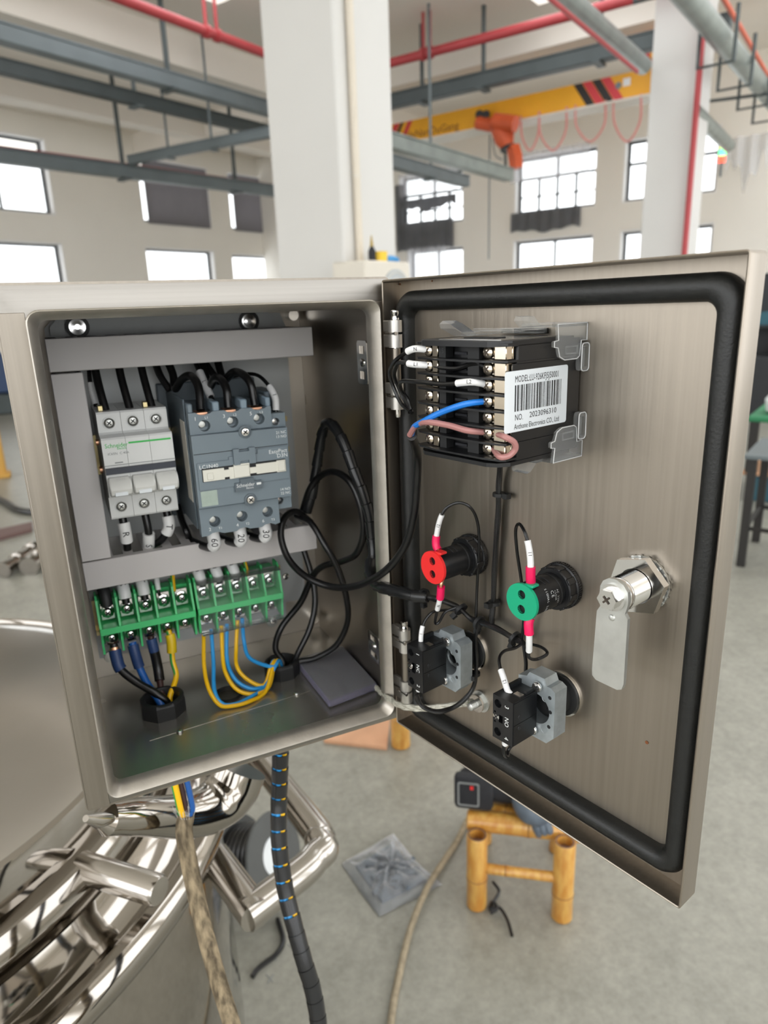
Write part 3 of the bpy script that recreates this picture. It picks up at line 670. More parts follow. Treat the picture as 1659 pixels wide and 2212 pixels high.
# plastic bag with dark parts
bo = [zp(738, 1868, 0), zp(850, 1803, 0), zp(905, 1870, 0), zp(955, 1912, 0), zp(820, 1982, 0), zp(780, 1930, 0)]
cen = sum(bo, Vector())/6
t4 = thing('parts_bag', 'clear plastic bag of dark grey parts lying on the concrete', 'bag', cen)
bm = bmesh.new(); NR, NA = 12, 60; V = []
def bag_pt(a, f, top):
    k = a*6/NA; i = int(k) % 6; p = bo[i].lerp(bo[(i+1) % 6], k-int(k)); q = cen.lerp(p, f)
    hgt = .034*(1-f**3)**.7*(1+.16*math.sin(a*1.03+f*7)+.14*math.sin(a*.52-f*11)+.07*math.sin(a*1.7+f*17)) if top else 0
    return q+ZD*(.002+max(.002 if top else 0, hgt))
for top in (1, 0):
    R = [[bag_pt(a, (j+1)/NR, top) for a in range(NA)] for j in range(NR)]
    VV_ = [[bm.verts.new(p) for p in r] for r in R]; cv = bm.verts.new(bag_pt(0, 0, top))
    for a in range(NA):
        bm.faces.new((cv, VV_[0][a], VV_[0][(a+1) % NA]))
        for j in range(NR-1): bm.faces.new((VV_[j][a], VV_[j+1][a], VV_[j+1][(a+1) % NA], VV_[j][(a+1) % NA]))
link('bag_film', bm, bagm, t4, ang=20)
g = G(); sl = [cen.lerp(p, .70) for p in bo]; g.rings([[p+ZD*.003 for p in sl], [p+ZD*.010 for p in sl]]); link('folded_sheet', g, darkgrey, t4, sm=False)
rng = random.Random(3)
for k in range(9):
    f = .12+.45*rng.random(); a = rng.random()*6.28; e = Vector((math.cos(a), math.sin(a), 0)); q = cen+Vector(((rng.random()-.5)*.11, (rng.random()-.5)*.10, .016+.002*rng.random()))
    link('plastic_part', G().tube([q-e*.04, q+e*.04+ZD*.003*rng.random()], .0065, 6), darkgrey, t4, sm=False)
# flex on the floor from the stool to the front
P = [zp(x, y, .022 if 1880 < y < 2000 else .009) for x, y in ((1010, 1770), (985, 1820), (930, 1905), (892, 1990), (868, 2080), (848, 2180), (838, 2300))]
tag(link('sheathed_flex', G().tube(smooth(P, 6), .0085, 10), twine_m), 'dusty beige sheathed cable running across the floor past the plastic bag', 'cable')
# black twisted tie beside stool
P = [zp(x, y, .012) for x, y in ((1065, 1905), (1078, 1925), (1068, 1945), (1058, 1965), (1078, 1960), (1095, 1985), (1106, 2022))]
t5 = thing('wire_twist', 'twisted piece of black wire lying between the stool legs', 'wire', P[0])
link('wire', G().tube(smooth(P, 5), .0042, 7), wire_b, t5); link('wire', G().tube(smooth([P[3]+ZD*.006, zp(1064, 1948, .02), zp(1074, 1962, .014), zp(1060, 1972, .012)], 4), .0045, 7), wire_b, t5)
# cable reel behind handle
q = zp(560, 1935, 0); ax = Vector((.62, -.70, .35)).normalized()
cr = q+ZD*.13
t6 = thing('cable_reel', 'grey reel wound with dark cable behind the push handle', 'cable reel', q)
link('flange', G().lathe([(.02, 0), (.105, 0), (.108, .003), (.105, .008), (.02, .008)], cr+ax*.06, ax, 32), reel_m, t6)
link('flange', G().lathe([(.02, 0), (.105, 0), (.108, .003), (.105, .008), (.02, .008)], cr-ax*.06, ax, 32), reel_m, t6)
g = G()
for k in range(7): g.lathe([(.07, -.008), (.083, -.006), (.0845, 0), (.083, .006), (.07, .008)], cr+ax*(-.048+.016*k), ax, 28)
link('cable_winding', g, wire_b, t6)
link('reel_label', G().lathe([(.012, 0), (.048, 0), (.048, .0012), (.012, .0012)], cr+ax*.0682, ax, 24), label_w, t6)
link('flange_hole', G().cyl(cr+ax*.0682+Vector((.04, .03, -.035)), cr+ax*.0688+Vector((.04, .03, -.035)), .008, seg=12), ink, t6)
P = [zp(x, y, .008) for x, y in ((600, 1985), (612, 2030), (598, 2060), (560, 2090), (545, 2110))]
tag(link('dark_cord', G().tube(smooth(P, 5), .006, 8), wire_b), 'dark cord lying on the floor by the kettle and reel', 'cord')
# pencil strokes on the floor
g = G()
for a, b in (((622, 2040), (636, 2052)), ((640, 2036), (632, 2054)), ((585, 2065), (600, 2058)), ((600, 2058), (596, 2075)), ((575, 2105), (590, 2122)), ((592, 2104), (578, 2124)), ((640, 2062), (652, 2070)), ((572, 2070), (584, 2080))):
    g.tube([zp(*a, .0006), zp(*b, .0006)], .0012, 4)
o = link('pencil_mark', g, inkg, bpy.data.objects['floor'], sm=False)
# left side: things on the floor behind the cabinet
P = [zp(x, y, .02) for x, y in ((-40, 1060), (10, 1085), (40, 1102), (95, 1110))]
tag(link('black_hose', G().tube(smooth(P, 5), .028, 8), wire_b), 'black hose on the floor left of the cabinet', 'hose')
a, b = zp(5, 1232, .05), zp(75, 1186, .05)
t7 = thing('pipe_fitting', 'shiny stainless pipe fitting lying on the floor left of the cabinet', 'pipe fitting', a)
d = (b-a).normalized(); L_ = (b-a).length
link('body', G().lathe([(.035, 0), (.05, .0), (.05, .03), (.038, .035), (.038, L_*.4), (.052, L_*.41), (.052, L_*.5), (.04, L_*.51), (.04, L_*.85), (.055, L_*.86), (.055, L_), (.04, L_)], a, d, 20), mirror, t7)
a, b = zp(62, 1225, .05), zp(90, 1205, .05)
tag(link('pipe_fitting', G().lathe([(.03, 0), (.06, 0), (.06, .05), (.045, .06), (.045, .14), (.06, .15), (.06, .2), (.03, .2)], a, (b-a).normalized(), 20), mirror), 'smaller pipe fitting half hidden by the cabinet edge', 'pipe fitting')
P = [zp(-40, 1180, 0), zp(70, 1150, 0), zp(70, 1135, 0), zp(-40, 1160, 0)]
g = G(); g.rings([[p+ZD*.002 for p in P], [p+ZD*.03 for p in P]]); tag(link('floor_plank', g, mat('dark_red_wood', '#6b5450', .6), sm=False), 'dark reddish board on the floor at the left edge', 'board')
q = zp(12, 1030, 0); t8 = thing('yellow_trestle', 'yellow wooden trestle leg at the left edge', 'trestle', q)
link('post', G().box((q.x-.10, q.y-.05, 0), (q.x+.02, q.y+.05, .5), bev=.01), mat('trestle_wood', '#c79a4a', .6), t8); link('foot', G().box((q.x-.25, q.y-.09, 0), (q.x+.05, q.y+.09, .05), bev=.008), MATS['trestle_wood'], t8)
q = zp(-40, 900, 0); t8 = thing('machine_base', 'dark blue and grey machine standing far left behind the cabinet', 'machine', q)
link('housing', G().box((q.x-1.2, q.y, .35), (q.x+.75, q.y+.8, 1.0), bev=.03), mat('dark_blue_paint', '#2f4468', .5), t8); link('base_frame', G().box((q.x-1.2, q.y+.02, 0), (q.x+.9, q.y+.7, .34), bev=.02), steeld, t8)
# right side: rack, bench, stand, seen past the door edge
q = zp(1650, 905, 0); dirv = Vector(VV)
def fpt(x, y, z): return zp(x, y, z)
base = zp(1640, 900, 0); bu, bv, _ = uvw(base)
t9 = thing('tool_rack', 'dark steel rack of bins far right behind the door edge', 'rack', base)
link('frame', G().box((bu, bv-2.6, 0), (bu+.5, bv+.25, .75), FUV, .02), shelfm, t9, sm=False)
link('back_panel', G().box((bu+.42, bv-2.6, .75), (bu+.5, bv+.25, 1.75), FUV), shelfm, t9, sm=False)
link('shelf', G().box((bu, bv-2.6, 1.1), (bu+.45, bv+.25, 1.13), FUV), shelfm, t9, sm=False)
for k in range(5):
    m_ = (tealm, bluep, redp, tealm, white_p)[k]
    link('bin', G().prism([(-bv-.22+.27*k, 1.132), (-bv+.02+.27*k, 1.132), (-bv+.02+.27*k, 1.30), (-bv-.22+.27*k, 1.27)], bu+.03, bu+.38, FU), m_, t9, sm=False)
for k in range(4): link('bin', G().box((bu+.05, bv-.05-.3*k-.2, .752), (bu+.35, bv-.05-.3*k, .90), FUV, .01), (redp, white_p, blackst, redp)[k], t9)
base = zp(1632, 1085, 0); bu, bv, _ = uvw(base)
tA = thing('work_bench', 'low green topped work bench with white bundles at the right edge', 'bench', base)
link('top', G().box((bu, bv-1.6, .60), (bu+.8, bv+.12, .64), FUV, .008), greenm, tA, sm=False)
link('shelf', G().box((bu, bv-1.6, .20), (bu+.8, bv+.12, .23), FUV, .008), ply, tA, sm=False)
link('plinth', G().box((bu+.03, bv-1.55, 0), (bu+.75, bv+.08, .2), FUV, .008), tealm, tA, sm=False)
link('leg', G().box((bu, bv+.04, .2), (bu+.06, bv+.1, .6), FUV), blackst, tA, sm=False)
for k, (m_, z_) in enumerate(((label_w, .641), (white_p, .641))):
    c = uv(bu+.25, bv-.12-.34*k, z_); g = G(); g.lathe([(.10, 0), (.16, .02), (.17, .1), (.12, .17), (.03, .19)], c, ZD, 14)
    tag(link('white_bundle', g, m_), ('white plastic bundle on the green bench nearest the door edge', 'white plastic bundle on the green bench at the frame edge')[k], 'bundle')
base = zp(1600, 1222, 0); bu, bv, _ = uvw(base); 
tB = thing('steel_stand', 'black angle steel stand behind the lower right of the door', 'stand', base)
hs = at_h(1612, 990, base)
for (x, y) in ((0, 0), (.5, 0), (0, -.55), (.5, -.55)): link('leg', G().box((bu+x-.022, bv+y-.022, 0), (bu+x+.022, bv+y+.022, hs), FUV), blackst, tB, sm=False)
link('top', G().box((bu-.04, bv-.6, hs), (bu+.55, bv+.04, hs+.02), FUV), steelg, tB, sm=False)
for a_, b_ in (((0, 0), (.5, 0)), ((0, 0), (0, -.55)), ((.5, 0), (.5, -.55)), ((0, -.55), (.5, -.55))):
    link('cross_bar', G().cyl(uv(bu+a_[0], bv+a_[1], hs*.36), uv(bu+b_[0], bv+b_[1], hs*.36), .014, seg=6), blackst, tB)
tag(link('clear_tray', G().box((bu+.05, bv-.45, hs+.02), (bu+.35, bv-.12, hs+.09), FUV, .01), label_w), 'pale tray sitting on the black steel stand', 'tray')

# ================================================================ THE CABINET (millimetres in the cabinet / door frames)
MM = Matrix.Scale(.001, 4)
BM, DM = FB @ MM, FD @ MM
BW, BH, BD = 258., 365.6, 204.
cab = thing('control_cabinet', 'open brushed stainless steel control cabinet with its door swung to the right', 'electrical cabinet', B(BW/2, BD/2, 0))
# body: four walls and back, floor with real holes
GL = (71, 110), (186, 121), (129, 107)          # gland and hole centres on the cabinet floor
body = G()
body.loop([(0, 2), (0, BD), (1.5, BD), (1.5, 2)], 0, BW, 0, BH, 4, BM, 4)
bo_ = link('body', body, steel_v, cab)
FLR = Matrix([[1, 0, 0, 0], [0, 0, 1, 0], [0, -1, 0, 0], [0, 0, 0, 1]])    # prism x->x, y->-z, z->y
def plan(g, poly, z0, z1, holes=(), F=BM): g.prism(poly, -z1, -z0, F @ Matrix([[1, 0, 0, 0], [0, 0, 1, 0], [0, -1, 0, 0], [0, 0, 0, 1]]), holes); return g
link('bottom_plate', plan(G(), rect(1.6, BW-1.6, 3, BD-2), 1.6, 2.2, [ngon(x, y, 14, 24) for x, y in GL]), steel_floor, cab, sm=False)
link('back_panel', G().box((1, BD-1.5, 1), (BW-1, BD, BH-1), BM), steel_in, cab, sm=False)
link('side_lining', G().box((BW-2.2, 6, 2), (BW-1.5, BD-2, BH-2), BM), steel_side, cab, sm=False)
link('side_lining', G().box((1.5, 6, 2), (2.2, BD-2, BH-2), BM), steel_side, cab, sm=False)
# front frame: flange, rounded return lip
fr = G()
fl_ = [(0.6, 4, 3), (0.2, 2.6, 3), (1.6, 2.0, 3), (16.4, 2.0, 8), (16.4, 4, 8)]
secs = [(15.9, 4, 8), (15.8, -14, 8), (16.1, -15.4, 8), (16.7, -15.8, 7.5), (17.3, -15.3, 7.2), (20.6, -9.4, 6), (21.5, -7.4, 6), (21.8, -5.5, 6), (21.8, -2, 6), (20.6, -1.6, 6), (20.2, -7, 6), (17.0, -13, 7), (16.9, 4, 7)]
fr.loop(fl_, 0, BW, 0, BH, 8, BM, 6)
fo = link('front_frame', fr, steel_h, cab, ang=50)
g = G(); g.loop(secs, 0, BW, 0, BH, 8, BM, 6); link('rain_lip', g, steel_lip, fo, ang=50)
# vertical frame skins carry the vertical brushing
link('frame_skin', G().box((.9, 1.4, 1.5), (16.1, 2.0, BH-17), BM, .3), steel_v, fo)
link('frame_skin', G().box((BW-16.1, 1.4, 17), (BW-.9, 2.0, BH-17), BM, .3), steel_v, fo)
# gland plate
link('gland_plate', plan(G(), [(53, 68), (209, 78), (210, 134), (54, 130)], 2.2, 2.45, [ngon(x, y, 13, 24) for x, y in GL]), steel_floor, cab, sm=False)
link('inner_step', G().box((20, 5, 1.6), (BW-20, 22, 3.4), BM, 1), steel_floor, cab)
for i, p in enumerate(((78, 69), (186, 78))): screw(B(p[0], p[1], 2.45), ZD, .0028, cab, chrome, 'screw', .0014)
# mounting plate
mp_poly = [(26, 33), (212, 33), (212, 50), (234, 50), (234, 330), (229, 343), (32, 343), (26, 337)]
mpo = link('mounting_plate', G().prism(mp_poly, 180, 182, BM), galv, cab, sm=False)
link('plate_flange', G().prism([(30, 331), (222, 331), (222, 338), (216, 344), (36, 344), (30, 338)], 176, 180, BM), galv, mpo, sm=False)
for (px, py) in ((167, 706), (538, 694)):
    x, z = bl(px, py, .174); p = FB @ Vector((x, .1755, z))
    bo2 = link('mounting_bolt', G().lathe([(.0068, 0), (.0068, .0012), (.0047, .0013), (.0047, .004), (.0022, .0042), (.0022, .003), (.0005, .003)], p, (0, -1, 0), 18), chrome, cab)
    link('rubber_washer', G().lathe([(.0095, .0002), (.0097, .0012), (.0066, .0014), (.0066, .0002)], p, (0, -1, 0), 18), rubber, bo2)
link('corner_stud', G().cyl(B(246, 190, 18), B(246, 203, 18), .005, seg=12), chrome, cab); link('corner_stud', G().cyl(B(246, 190, 340), B(246, 203, 340), .005, seg=12), chrome, cab)
# inner hinge plates on the right wall with slots
def hinge_plate(pxs, z0, z1, tall):
    g = G(); FR = Matrix([[0, -1, 0, BW-2.3], [1, 0, 0, 0], [0, 0, 1, 0], [0, 0, 0, 1]])     # local x -> +y world, y -> -x
    y0, y1 = pxs; w_ = (y1-y0); h = z1-z0
    g.prism(rrect(y0, y1, z0, z1, 3, 4), 0.1, 1.6, BM @ FR, [rect(y0+w_*.22, y0+w_*.75, z0+h*.12, z0+h*.30), rect(y0+w_*.22, y0+w_*.75, z0+h*.70, z0+h*.88)])
    o = link('hinge_plate', g, chrome, cab, sm=False)
    p = BM @ Vector((BW-3.9, y0+w_*.5, (z0+z1)/2)); link('rivet', G().lathe([(.0034, 0), (.003, .0012), (.001, .0016)], p, (-1, 0, 0), 14), chrome, o)
for (pa, pb) in (((772, 735), (797, 832)), ((796, 1357), (822, 1437))):
    qs = [FB.inverted() @ xp(x, y, (BW-3)/1000) for x, y in (pa, pb)]
    hinge_plate(sorted((qs[0].y*1000, qs[1].y*1000)), min(q.z for q in qs)*1000, max(q.z for q in qs)*1000, 0)
# door
DLn, DZ0, DZ1 = 260.3, -.5, 363.1
dpan = G(); dpan.loop([(0, -15.5), (0, .5), (1.2, 1.6), (3, 1.7), (3, .3), (1.5, 0.2), (1.4, -15.5), (.7, -15.9)], 1.8, DLn, DZ0, DZ1, 2.2, DM, 3)
dpan.prism(rect(3.2, DLn-1.3, DZ0+1.3, DZ1-1.3), 0, 1.6, DM)
door = link('door', dpan, steel_door, cab, ang=50)
link('hinge_edge_fold', G().box((2.6, -15.3, 2), (3.2, 0, DZ1-2), DM), steel_v, door, sm=False)
# gasket
gs = [(0, -.1, 16), (.4, -5, 16), (2.2, -8.2, 14.5), (5.5, -9.8, 12), (9, -9.6, 9.5), (11.8, -8.0, 8), (13.4, -5, 7), (13.8, -.1, 6.5)]
g = G(); g.loop(gs, 5.5, 255.8, 8.0, 355.0, 16, DM, 10, closed=True); link('gasket', g, rubber, door, ang=60)
# small rust run and dots by the hinge corner
g = G()
for (px, py, r_) in ((838, 614, .0011), (843, 618, .0015), (847, 621, .0010), (864, 614, .0007), (933, 607, .0006), (1397, 1604, .0011)):
    x, z = dl(px, py, -.0003); g.cyl(FD @ Vector((x, -.0001, z)), FD @ Vector((x, -.0004, z)), r_, seg=9)
link('rust_spot', g, mat('rust_stain', '#7a4a2a', .9), door)
# hinges
def knuckle(px, py, pw, ph, par, r=.0045):
    z1 = dl(px, py, -.017)[1]*1000; z0 = dl(px, py+ph, -.017)[1]*1000
    s0 = dl(px, py, -.017)[0]*1000; s1 = dl(px+pw, py, -.017)[0]*1000
    g = G(); g.box((s0, -19, z0), (s1-2, -12, z1), DM, .6); c = ((s0+s1)/2+1)
    g.cyl(DM @ Vector((s1-5, -16.5, z0)), DM @ Vector((s1-5, -16.5, z1)), .0046, seg=16)
    return link('knuckle', g, chrome, par), s0, s1, z0, z1
for hx, yy in ((831, (692, 727, 755, 831, 847, 880)), (850, (1348, 1376, 1408, 1448, 1464, 1498))):
    hz0, hz1 = dl(hx, yy[5], -.017)[1]*1000, dl(hx, yy[0], -.017)[1]*1000
    s0 = dl(hx, yy[0], -.017)[0]*1000; s1 = dl(hx+31, yy[0], -.017)[0]*1000; cx = s1-5
    hg = link('hinge', G().cyl(DM @ Vector((cx, -16.5, hz0-4)), DM @ Vector((cx, -16.5, hz1+4)), .0022, seg=12), chrome, cab)
    hh = hz1-hz0
    for a_, b_ in ((0, .13), (.155, .30), (.70, .83), (.86, 1.0)):
        z1_, z0_ = hz1-a_*hh, hz1-b_*hh
        g = G(); g.box((s0-1, -18.5, z0_), (cx, -12.5, z1_), DM, .7); g.cyl(DM @ Vector((cx, -16.5, z0_)), DM @ Vector((cx, -16.5, z1_)), .0050, seg=18)
        link('knuckle', g, hinge_m, hg)
    g = G(); g.box((s0+1, -17, hz1-.69*hh), (cx-1.5, -15, hz1-.31*hh), DM, .5); g.cyl(DM @ Vector((cx, -16.5, hz1-.69*hh)), DM @ Vector((cx, -16.5, hz1-.31*hh)), .0034, seg=16); link('hinge_bar', g, steel_v, hg)
    for f in (.142, .845):
        z_ = hz1-f*hh; link('retaining_clip', G().tube([DM @ Vector((cx-5.5, -21, z_)), DM @ Vector((cx+5.6, -21.2, z_))], .0009, 8), chrome, hg)
        link('clip_end', G().cyl(DM @ Vector((cx+4.8, -21.2, z_)), DM @ Vector((cx+6.2, -21.2, z_)), .0013, seg=10), chrome, hg)
    link('pin_head', G().lathe([(.003, 0), (.0032, .001), (.0024, .003), (.003, .0045), (.003, .0065), (.0024, .007)], DM @ Vector((cx, -16.5, hz1)), ZD, 14), chrome, hg)
    link('pin_tip', G().lathe([(.002, 0), (.0022, -.004), (.0018, -.006), (.0005, -.0062)], DM @ Vector((cx, -16.5, hz0)), ZD, 14), chrome, hg)
# earth stud on the door
x, z = dl(1040, 1514, 0)
p = FD @ Vector((x, 0, z))
es = link('earth_stud', G().lathe([(.0032, 0)]+[(.0032 if k % 2 else .0028, .005+.0007*k) for k in range(12)]+[(.002, .0136)], p, -DN, 14), zinc, door)
F = Matrix([[DX[i], DN[i], ZD[i], p[i]] for i in range(3)]+[[0, 0, 0, 1]])
link('hex_nut', G().prism(ngon(0, 0, .0068, 6, .3), -.0048, -.0016, F), zinc, es, sm=False); link('washer', G().lathe([(.0086, .0001), (.0086, .0015), (.0034, .0016)], p, -DN, 24), zinc, es)
link('washer', G().lathe([(.0070, .0048), (.0070, .006), (.0034, .0061)], p, -DN, 24), chrome, es)
# ---------------------------------------------------------------- ducts
def duct(label, x0, x1, z0, z1, y0=115, y1=179.8, slots='x', cover=True):
    t = thing('wiring_duct', label, 'cable duct', B((x0+x1)/2, (y0+y1)/2, z0), 'grey plastic wiring ducts')
    del t['group']
    link('cover', G().box((x0, y0, z0), (x1, y0+2, z1), BM, .6), pvc, t)
    link('channel', G().box((x0+.6, y1-1.6, z0+.6), (x1-.6, y1, z1-.6), BM), pvc, t, sm=False)
    # comb walls with open slots
    if slots == 'x':
        for zz in (z0+.6, z1-1.9):
            link('side_rail', G().box((x0+.6, y0+2, zz), (x1-.6, y0+9, zz+1.3), BM), pvc, t, sm=False)
            n = int((x1-x0)/16)
            for k in range(n+1):
                xx = x0+.6+(x1-x0-9.2)*k/n; link('finger', G().box((xx, y0+9, zz), (xx+8, y1-1.6, zz+1.3), BM), pvc, t, sm=False)
    else:
        for xx in (x0+.6, x1-1.9):
            link('side_rail', G().box((xx, y0+2, z0+.6), (xx+1.3, y0+9, z1-.6), BM), pvc, t, sm=False)
            n = int((z1-z0)/16)
            for k in range(n+1):
                zz = z0+.6+(z1-z0-9.2)*k/n; link('finger', G().box((xx, y0+9, zz), (xx+1.3, y1-1.6, zz+8), BM), pvc, t, sm=False)
    return t
duct('grey plastic wiring duct across the top of the cabinet', 24.5, 237, 305.5, 330.5)
duct('grey plastic wiring duct standing upright along the left side', 24.5, 47.5, 152, 304.2, slots='z')
duct('grey plastic wiring duct across the middle under the breaker', 24.5, 228.5, 126.5, 151.3)
# DIN rails
def din(label, x0, x1, zc, y=172.5):
    g = G(); pr = [(y+7.5, zc-17.5), (y, zc-17.5)]
    sec = [(0, -17.5), (0, -12.5), (7, -12.5), (7, 12.5), (0, 12.5), (0, 17.5), (1, 17.5), (1, 13.5), (8, 13.5), (8, -13.5), (1, -13.5), (1, -17.5)]
    g.rings([[B(x, y-.8+a, zc+b) for a, b in sec] for x in (x0, x1)])
    return tag(link('mounting_rail', g, brass, sm=False), label, 'din rail')
din('yellowish steel mounting rail behind the breaker and contactor', 49, 226, 229)
din('yellowish steel mounting rail behind the green terminal blocks', 27, 207, 78)

# ================================================================ DEVICES IN THE CABINET
# ---- three-pole breaker
bk = thing('circuit_breaker', 'white three pole circuit breaker with a green printed line', 'circuit breaker', B(79, 110, 184))
def yz(g, prof, x0, x1, F=BM):        # profile of (y, z) swept along x
    return g.rings([[F @ Vector((x, y, z)) for y, z in prof] for x in (x0, x1)])
bx0, pw = 52.0, 18.0
def bslant(z): return 0
for k in range(3):
    x0 = bx0+pw*k+.12; x1 = x0+pw-.24
    prof = [(172, 184.5), (115, 184.5), (114, 186), (114, 203), (108, 205), (100.5, 206.5), (100, 208), (100, 229), (99, 231), (99, 252.5), (100, 254), (112, 255), (114, 256.5), (114, 271), (115, 272.5), (172, 272.5)]
    po = link('pole_housing', yz(G(), prof, x0, x1), white_p, bk, ang=25)
    # toggle: curved lever
    tg = link('toggle', yz(G(), [(101, 207.6), (94, 208), (90, 210.2), (89, 214), (91.5, 219), (96, 222.8), (101, 223)], x0+1.6, x1-1.6), toggle_m, po, ang=25)
    g = G(); g.lathe([(.0001, 0), (.0072, 0), (.0078, .006), (.0078, .012), (.0072, .0165), (.0001, .0165)], BM @ Vector((x0+1, 98.5, 215)), (1, 0, 0), 20); link('toggle_hub', g, toggle_m, po)
    link('indicator_window', G().box((x0+4, 88.9, 209.2), (x1-4, 91.5, 212.2), BM, .3), label_w, po)
    for zz, nm in ((263.5, 1), (194.5, 0)):
        p = BM @ Vector((x0+pw/2-.2, 113.9, zz))
        sc_ = link('terminal_screw', G().lathe([(.0042, .0002), (.0040, .0004), (.0034, -.0), (.0033, -.0006), (.0006, -.0007)], p, (0, -1, 0), 18, caps=False), zinc, po)
        screw(p+Vector((0, .0003, 0)), (0, -1, 0), .0032, bk, zinc, 'screw', .0006)
        link('screw_well', G().lathe([(.0052, .0001), (.0050, .0004), (.0043, .0004), (.0043, .0001)], p, (0, -1, 0), 20), white_p, po)
    text('ON', 3.0*.001, BM @ Vector((x0+pw/2, 90.0, 219)), XD, ZD, inkg, po, off=.0012) if False else None
link('lens_edge', G().box((bx0-.2, 98.6, 232.0), (bx0+54.2, 99.4, 232.5), BM), inkg, bk, sm=False)
link('stripe_bar', yz(G(), [(99.2, 224.8), (97.4, 225.4), (97.2, 229.6), (99.2, 230.2)], bx0+.3, bx0+53.8), stripe_b, bk)
link('printed_line', G().box((bx0+20.0, 98.75, 248.2), (bx0+52.5, 99.05, 249.6), BM), ink_green, bk, sm=False)
text('Schneider', .0049, BM @ Vector((bx0+2.2, 98.9, 247.8)), XD, ZD, ink_green, bk, align='LEFT', sx=.88, off=.0002)
text('Electric', .0024, BM @ Vector((bx0+11.0, 98.9, 245.2)), XD, ZD, ink_green, bk, align='LEFT', off=.0002)
text('iC65N  C 40A', .0027, BM @ Vector((bx0+3.6, 98.9, 241.4)), XD, ZD, inkg, bk, align='LEFT', sx=1.0, off=.0002)
link('test_mark', G().box((bx0+8, 98.7, 233.6), (bx0+14, 99.1, 234.5), BM), inkg, bk, sm=False)
text('C65', .0026, BM @ Vector((bx0+3.4, 100, 207.3)), XD, ZD, inkg, bk, align='LEFT', off=.0006)
for k in range(2): link('busbar_tab', G().box((bx0+2.5+34.5*k, 122, 272.4), (bx0+6.5+34.5*k, 130, 277), BM, .5), brass, bk)
link('side_rivet', G().cyl(BM @ Vector((bx0-2, 135, 246)), BM @ Vector((bx0, 135, 246)), .0025, seg=12), copper, bk); link('side_rivet', G().cyl(BM @ Vector((bx0-2, 140, 222)), BM @ Vector((bx0, 140, 222)), .003, seg=12), copper, bk)
# ---- contactor
ct = thing('contactor', 'slate grey power contactor with a cream front strip right of the breaker', 'contactor', B(152, 120, 168))
cx0, cx1 = 117.0, 184.0
def barrel_plate(name, z0, z1, y0, y1, holes, notch_top):
    """terminal block front with round screw wells"""
    g = G(); pr = []
    top = [(cx0, z1)]; n = 3; wdt = (cx1-cx0)
    ctr = [h[0] for h in holes]
    if notch_top:
        poly = [(cx0, z0), (cx1, z0), (cx1, z1)]
        for c in reversed(ctr): poly += [(c+7.5, z1), (c+5, z1-1.4), (c+1, z1-2.4), (c-3, z1-2.0), (c-6, z1)]
        poly += [(cx0, z1)]
    else:
        poly = [(cx0, z1), (cx0, z0)]
        for c in ctr: poly += [(c-6, z0), (c-3, z0+1.8), (c+2, z0+2.2), (c+6, z0+.4)]
        poly += [(cx1, z0+1.5), (cx1, z1)]
    g.prism(poly, y0, y1, BM, [ngon(hx, hz, 4.6, 20) for hx, hz in holes])
    o = link(name, g, slate, ct, ang=30)
    for hx, hz in holes:
        p = BM @ Vector((hx, y0+7, hz)); w_ = link('screw_well', G().lathe([(.0046, .007), (.0046, 0), (.0001, 0)], p, (0, -1, 0), 20, caps=False), slate_d, o)
        screw(p+Vector((-.0010, -.0005, .0006)), (0, -1, 0), .0030, o, zinc, 'clamp_screw')
    return o
bodyg = G(); yz(bodyg, [(179, 172), (92, 172), (88, 182), (86, 191), (86, 252), (88, 262), (92, 268), (179, 270)], cx0, cx1+.5); link('body', bodyg, slate, ct, ang=25)
link('side_body', G().box((cx1+.5, 100, 176), (cx1+9, 179, 266), BM, 1.2), slate_d, ct)
link('base_plate', G().box((108, 172, 164), (197, 179.5, 286), BM, 1), slate_d, ct)
link('left_side_wall', G().box((cx0-1.5, 90, 172), (cx0, 179, 280), BM, .5), slate_d, ct)
link('side_sticker', G().box((cx0-1.8, 92, 195), (cx0-1.45, 112, 262), BM), acm, ct, sm=False)
up_h = [bl(942, 0, 0)] if False else [(128.8, 259.0), (151.6, 259.8), (173.5, 260.2)]
lo_h = [(128.8, 179.4), (151.8, 180.2), (174.0, 180.6)]
tb_ = barrel_plate('upper_terminal_block', 252.6, 269.8, 80, 88, up_h, True)
lb_ = barrel_plate('lower_terminal_block', 168.0, 191.0, 80, 88, lo_h, False)
link('upper_block_lip', yz(G(), [(80, 252.6), (81.5, 250.4), (88, 250.2), (88, 252.6)], cx0, cx1), slate_d, ct); link('lower_block_lip', yz(G(), [(80, 191), (82, 194), (88, 194.4), (88, 191)], cx0, cx1), slate, ct)
for c in (118.6, 139.8, 162.4, 183.4):
    g = G(); g.box((c-2.8 if c > 120 else c-1.6, 82, 269), (c+2.8 if c < 183 else c+1.4, 108, 277), BM, 1); link('terminal_barrier', g, slate_l if c > 120 else slate, ct)
for c in (128.8, 151.6, 173.5): link('terminal_clamp', G().box((c-4.5, 84, 266.5), (c+4.5, 100, 269.4), BM, .4), copper, ct)
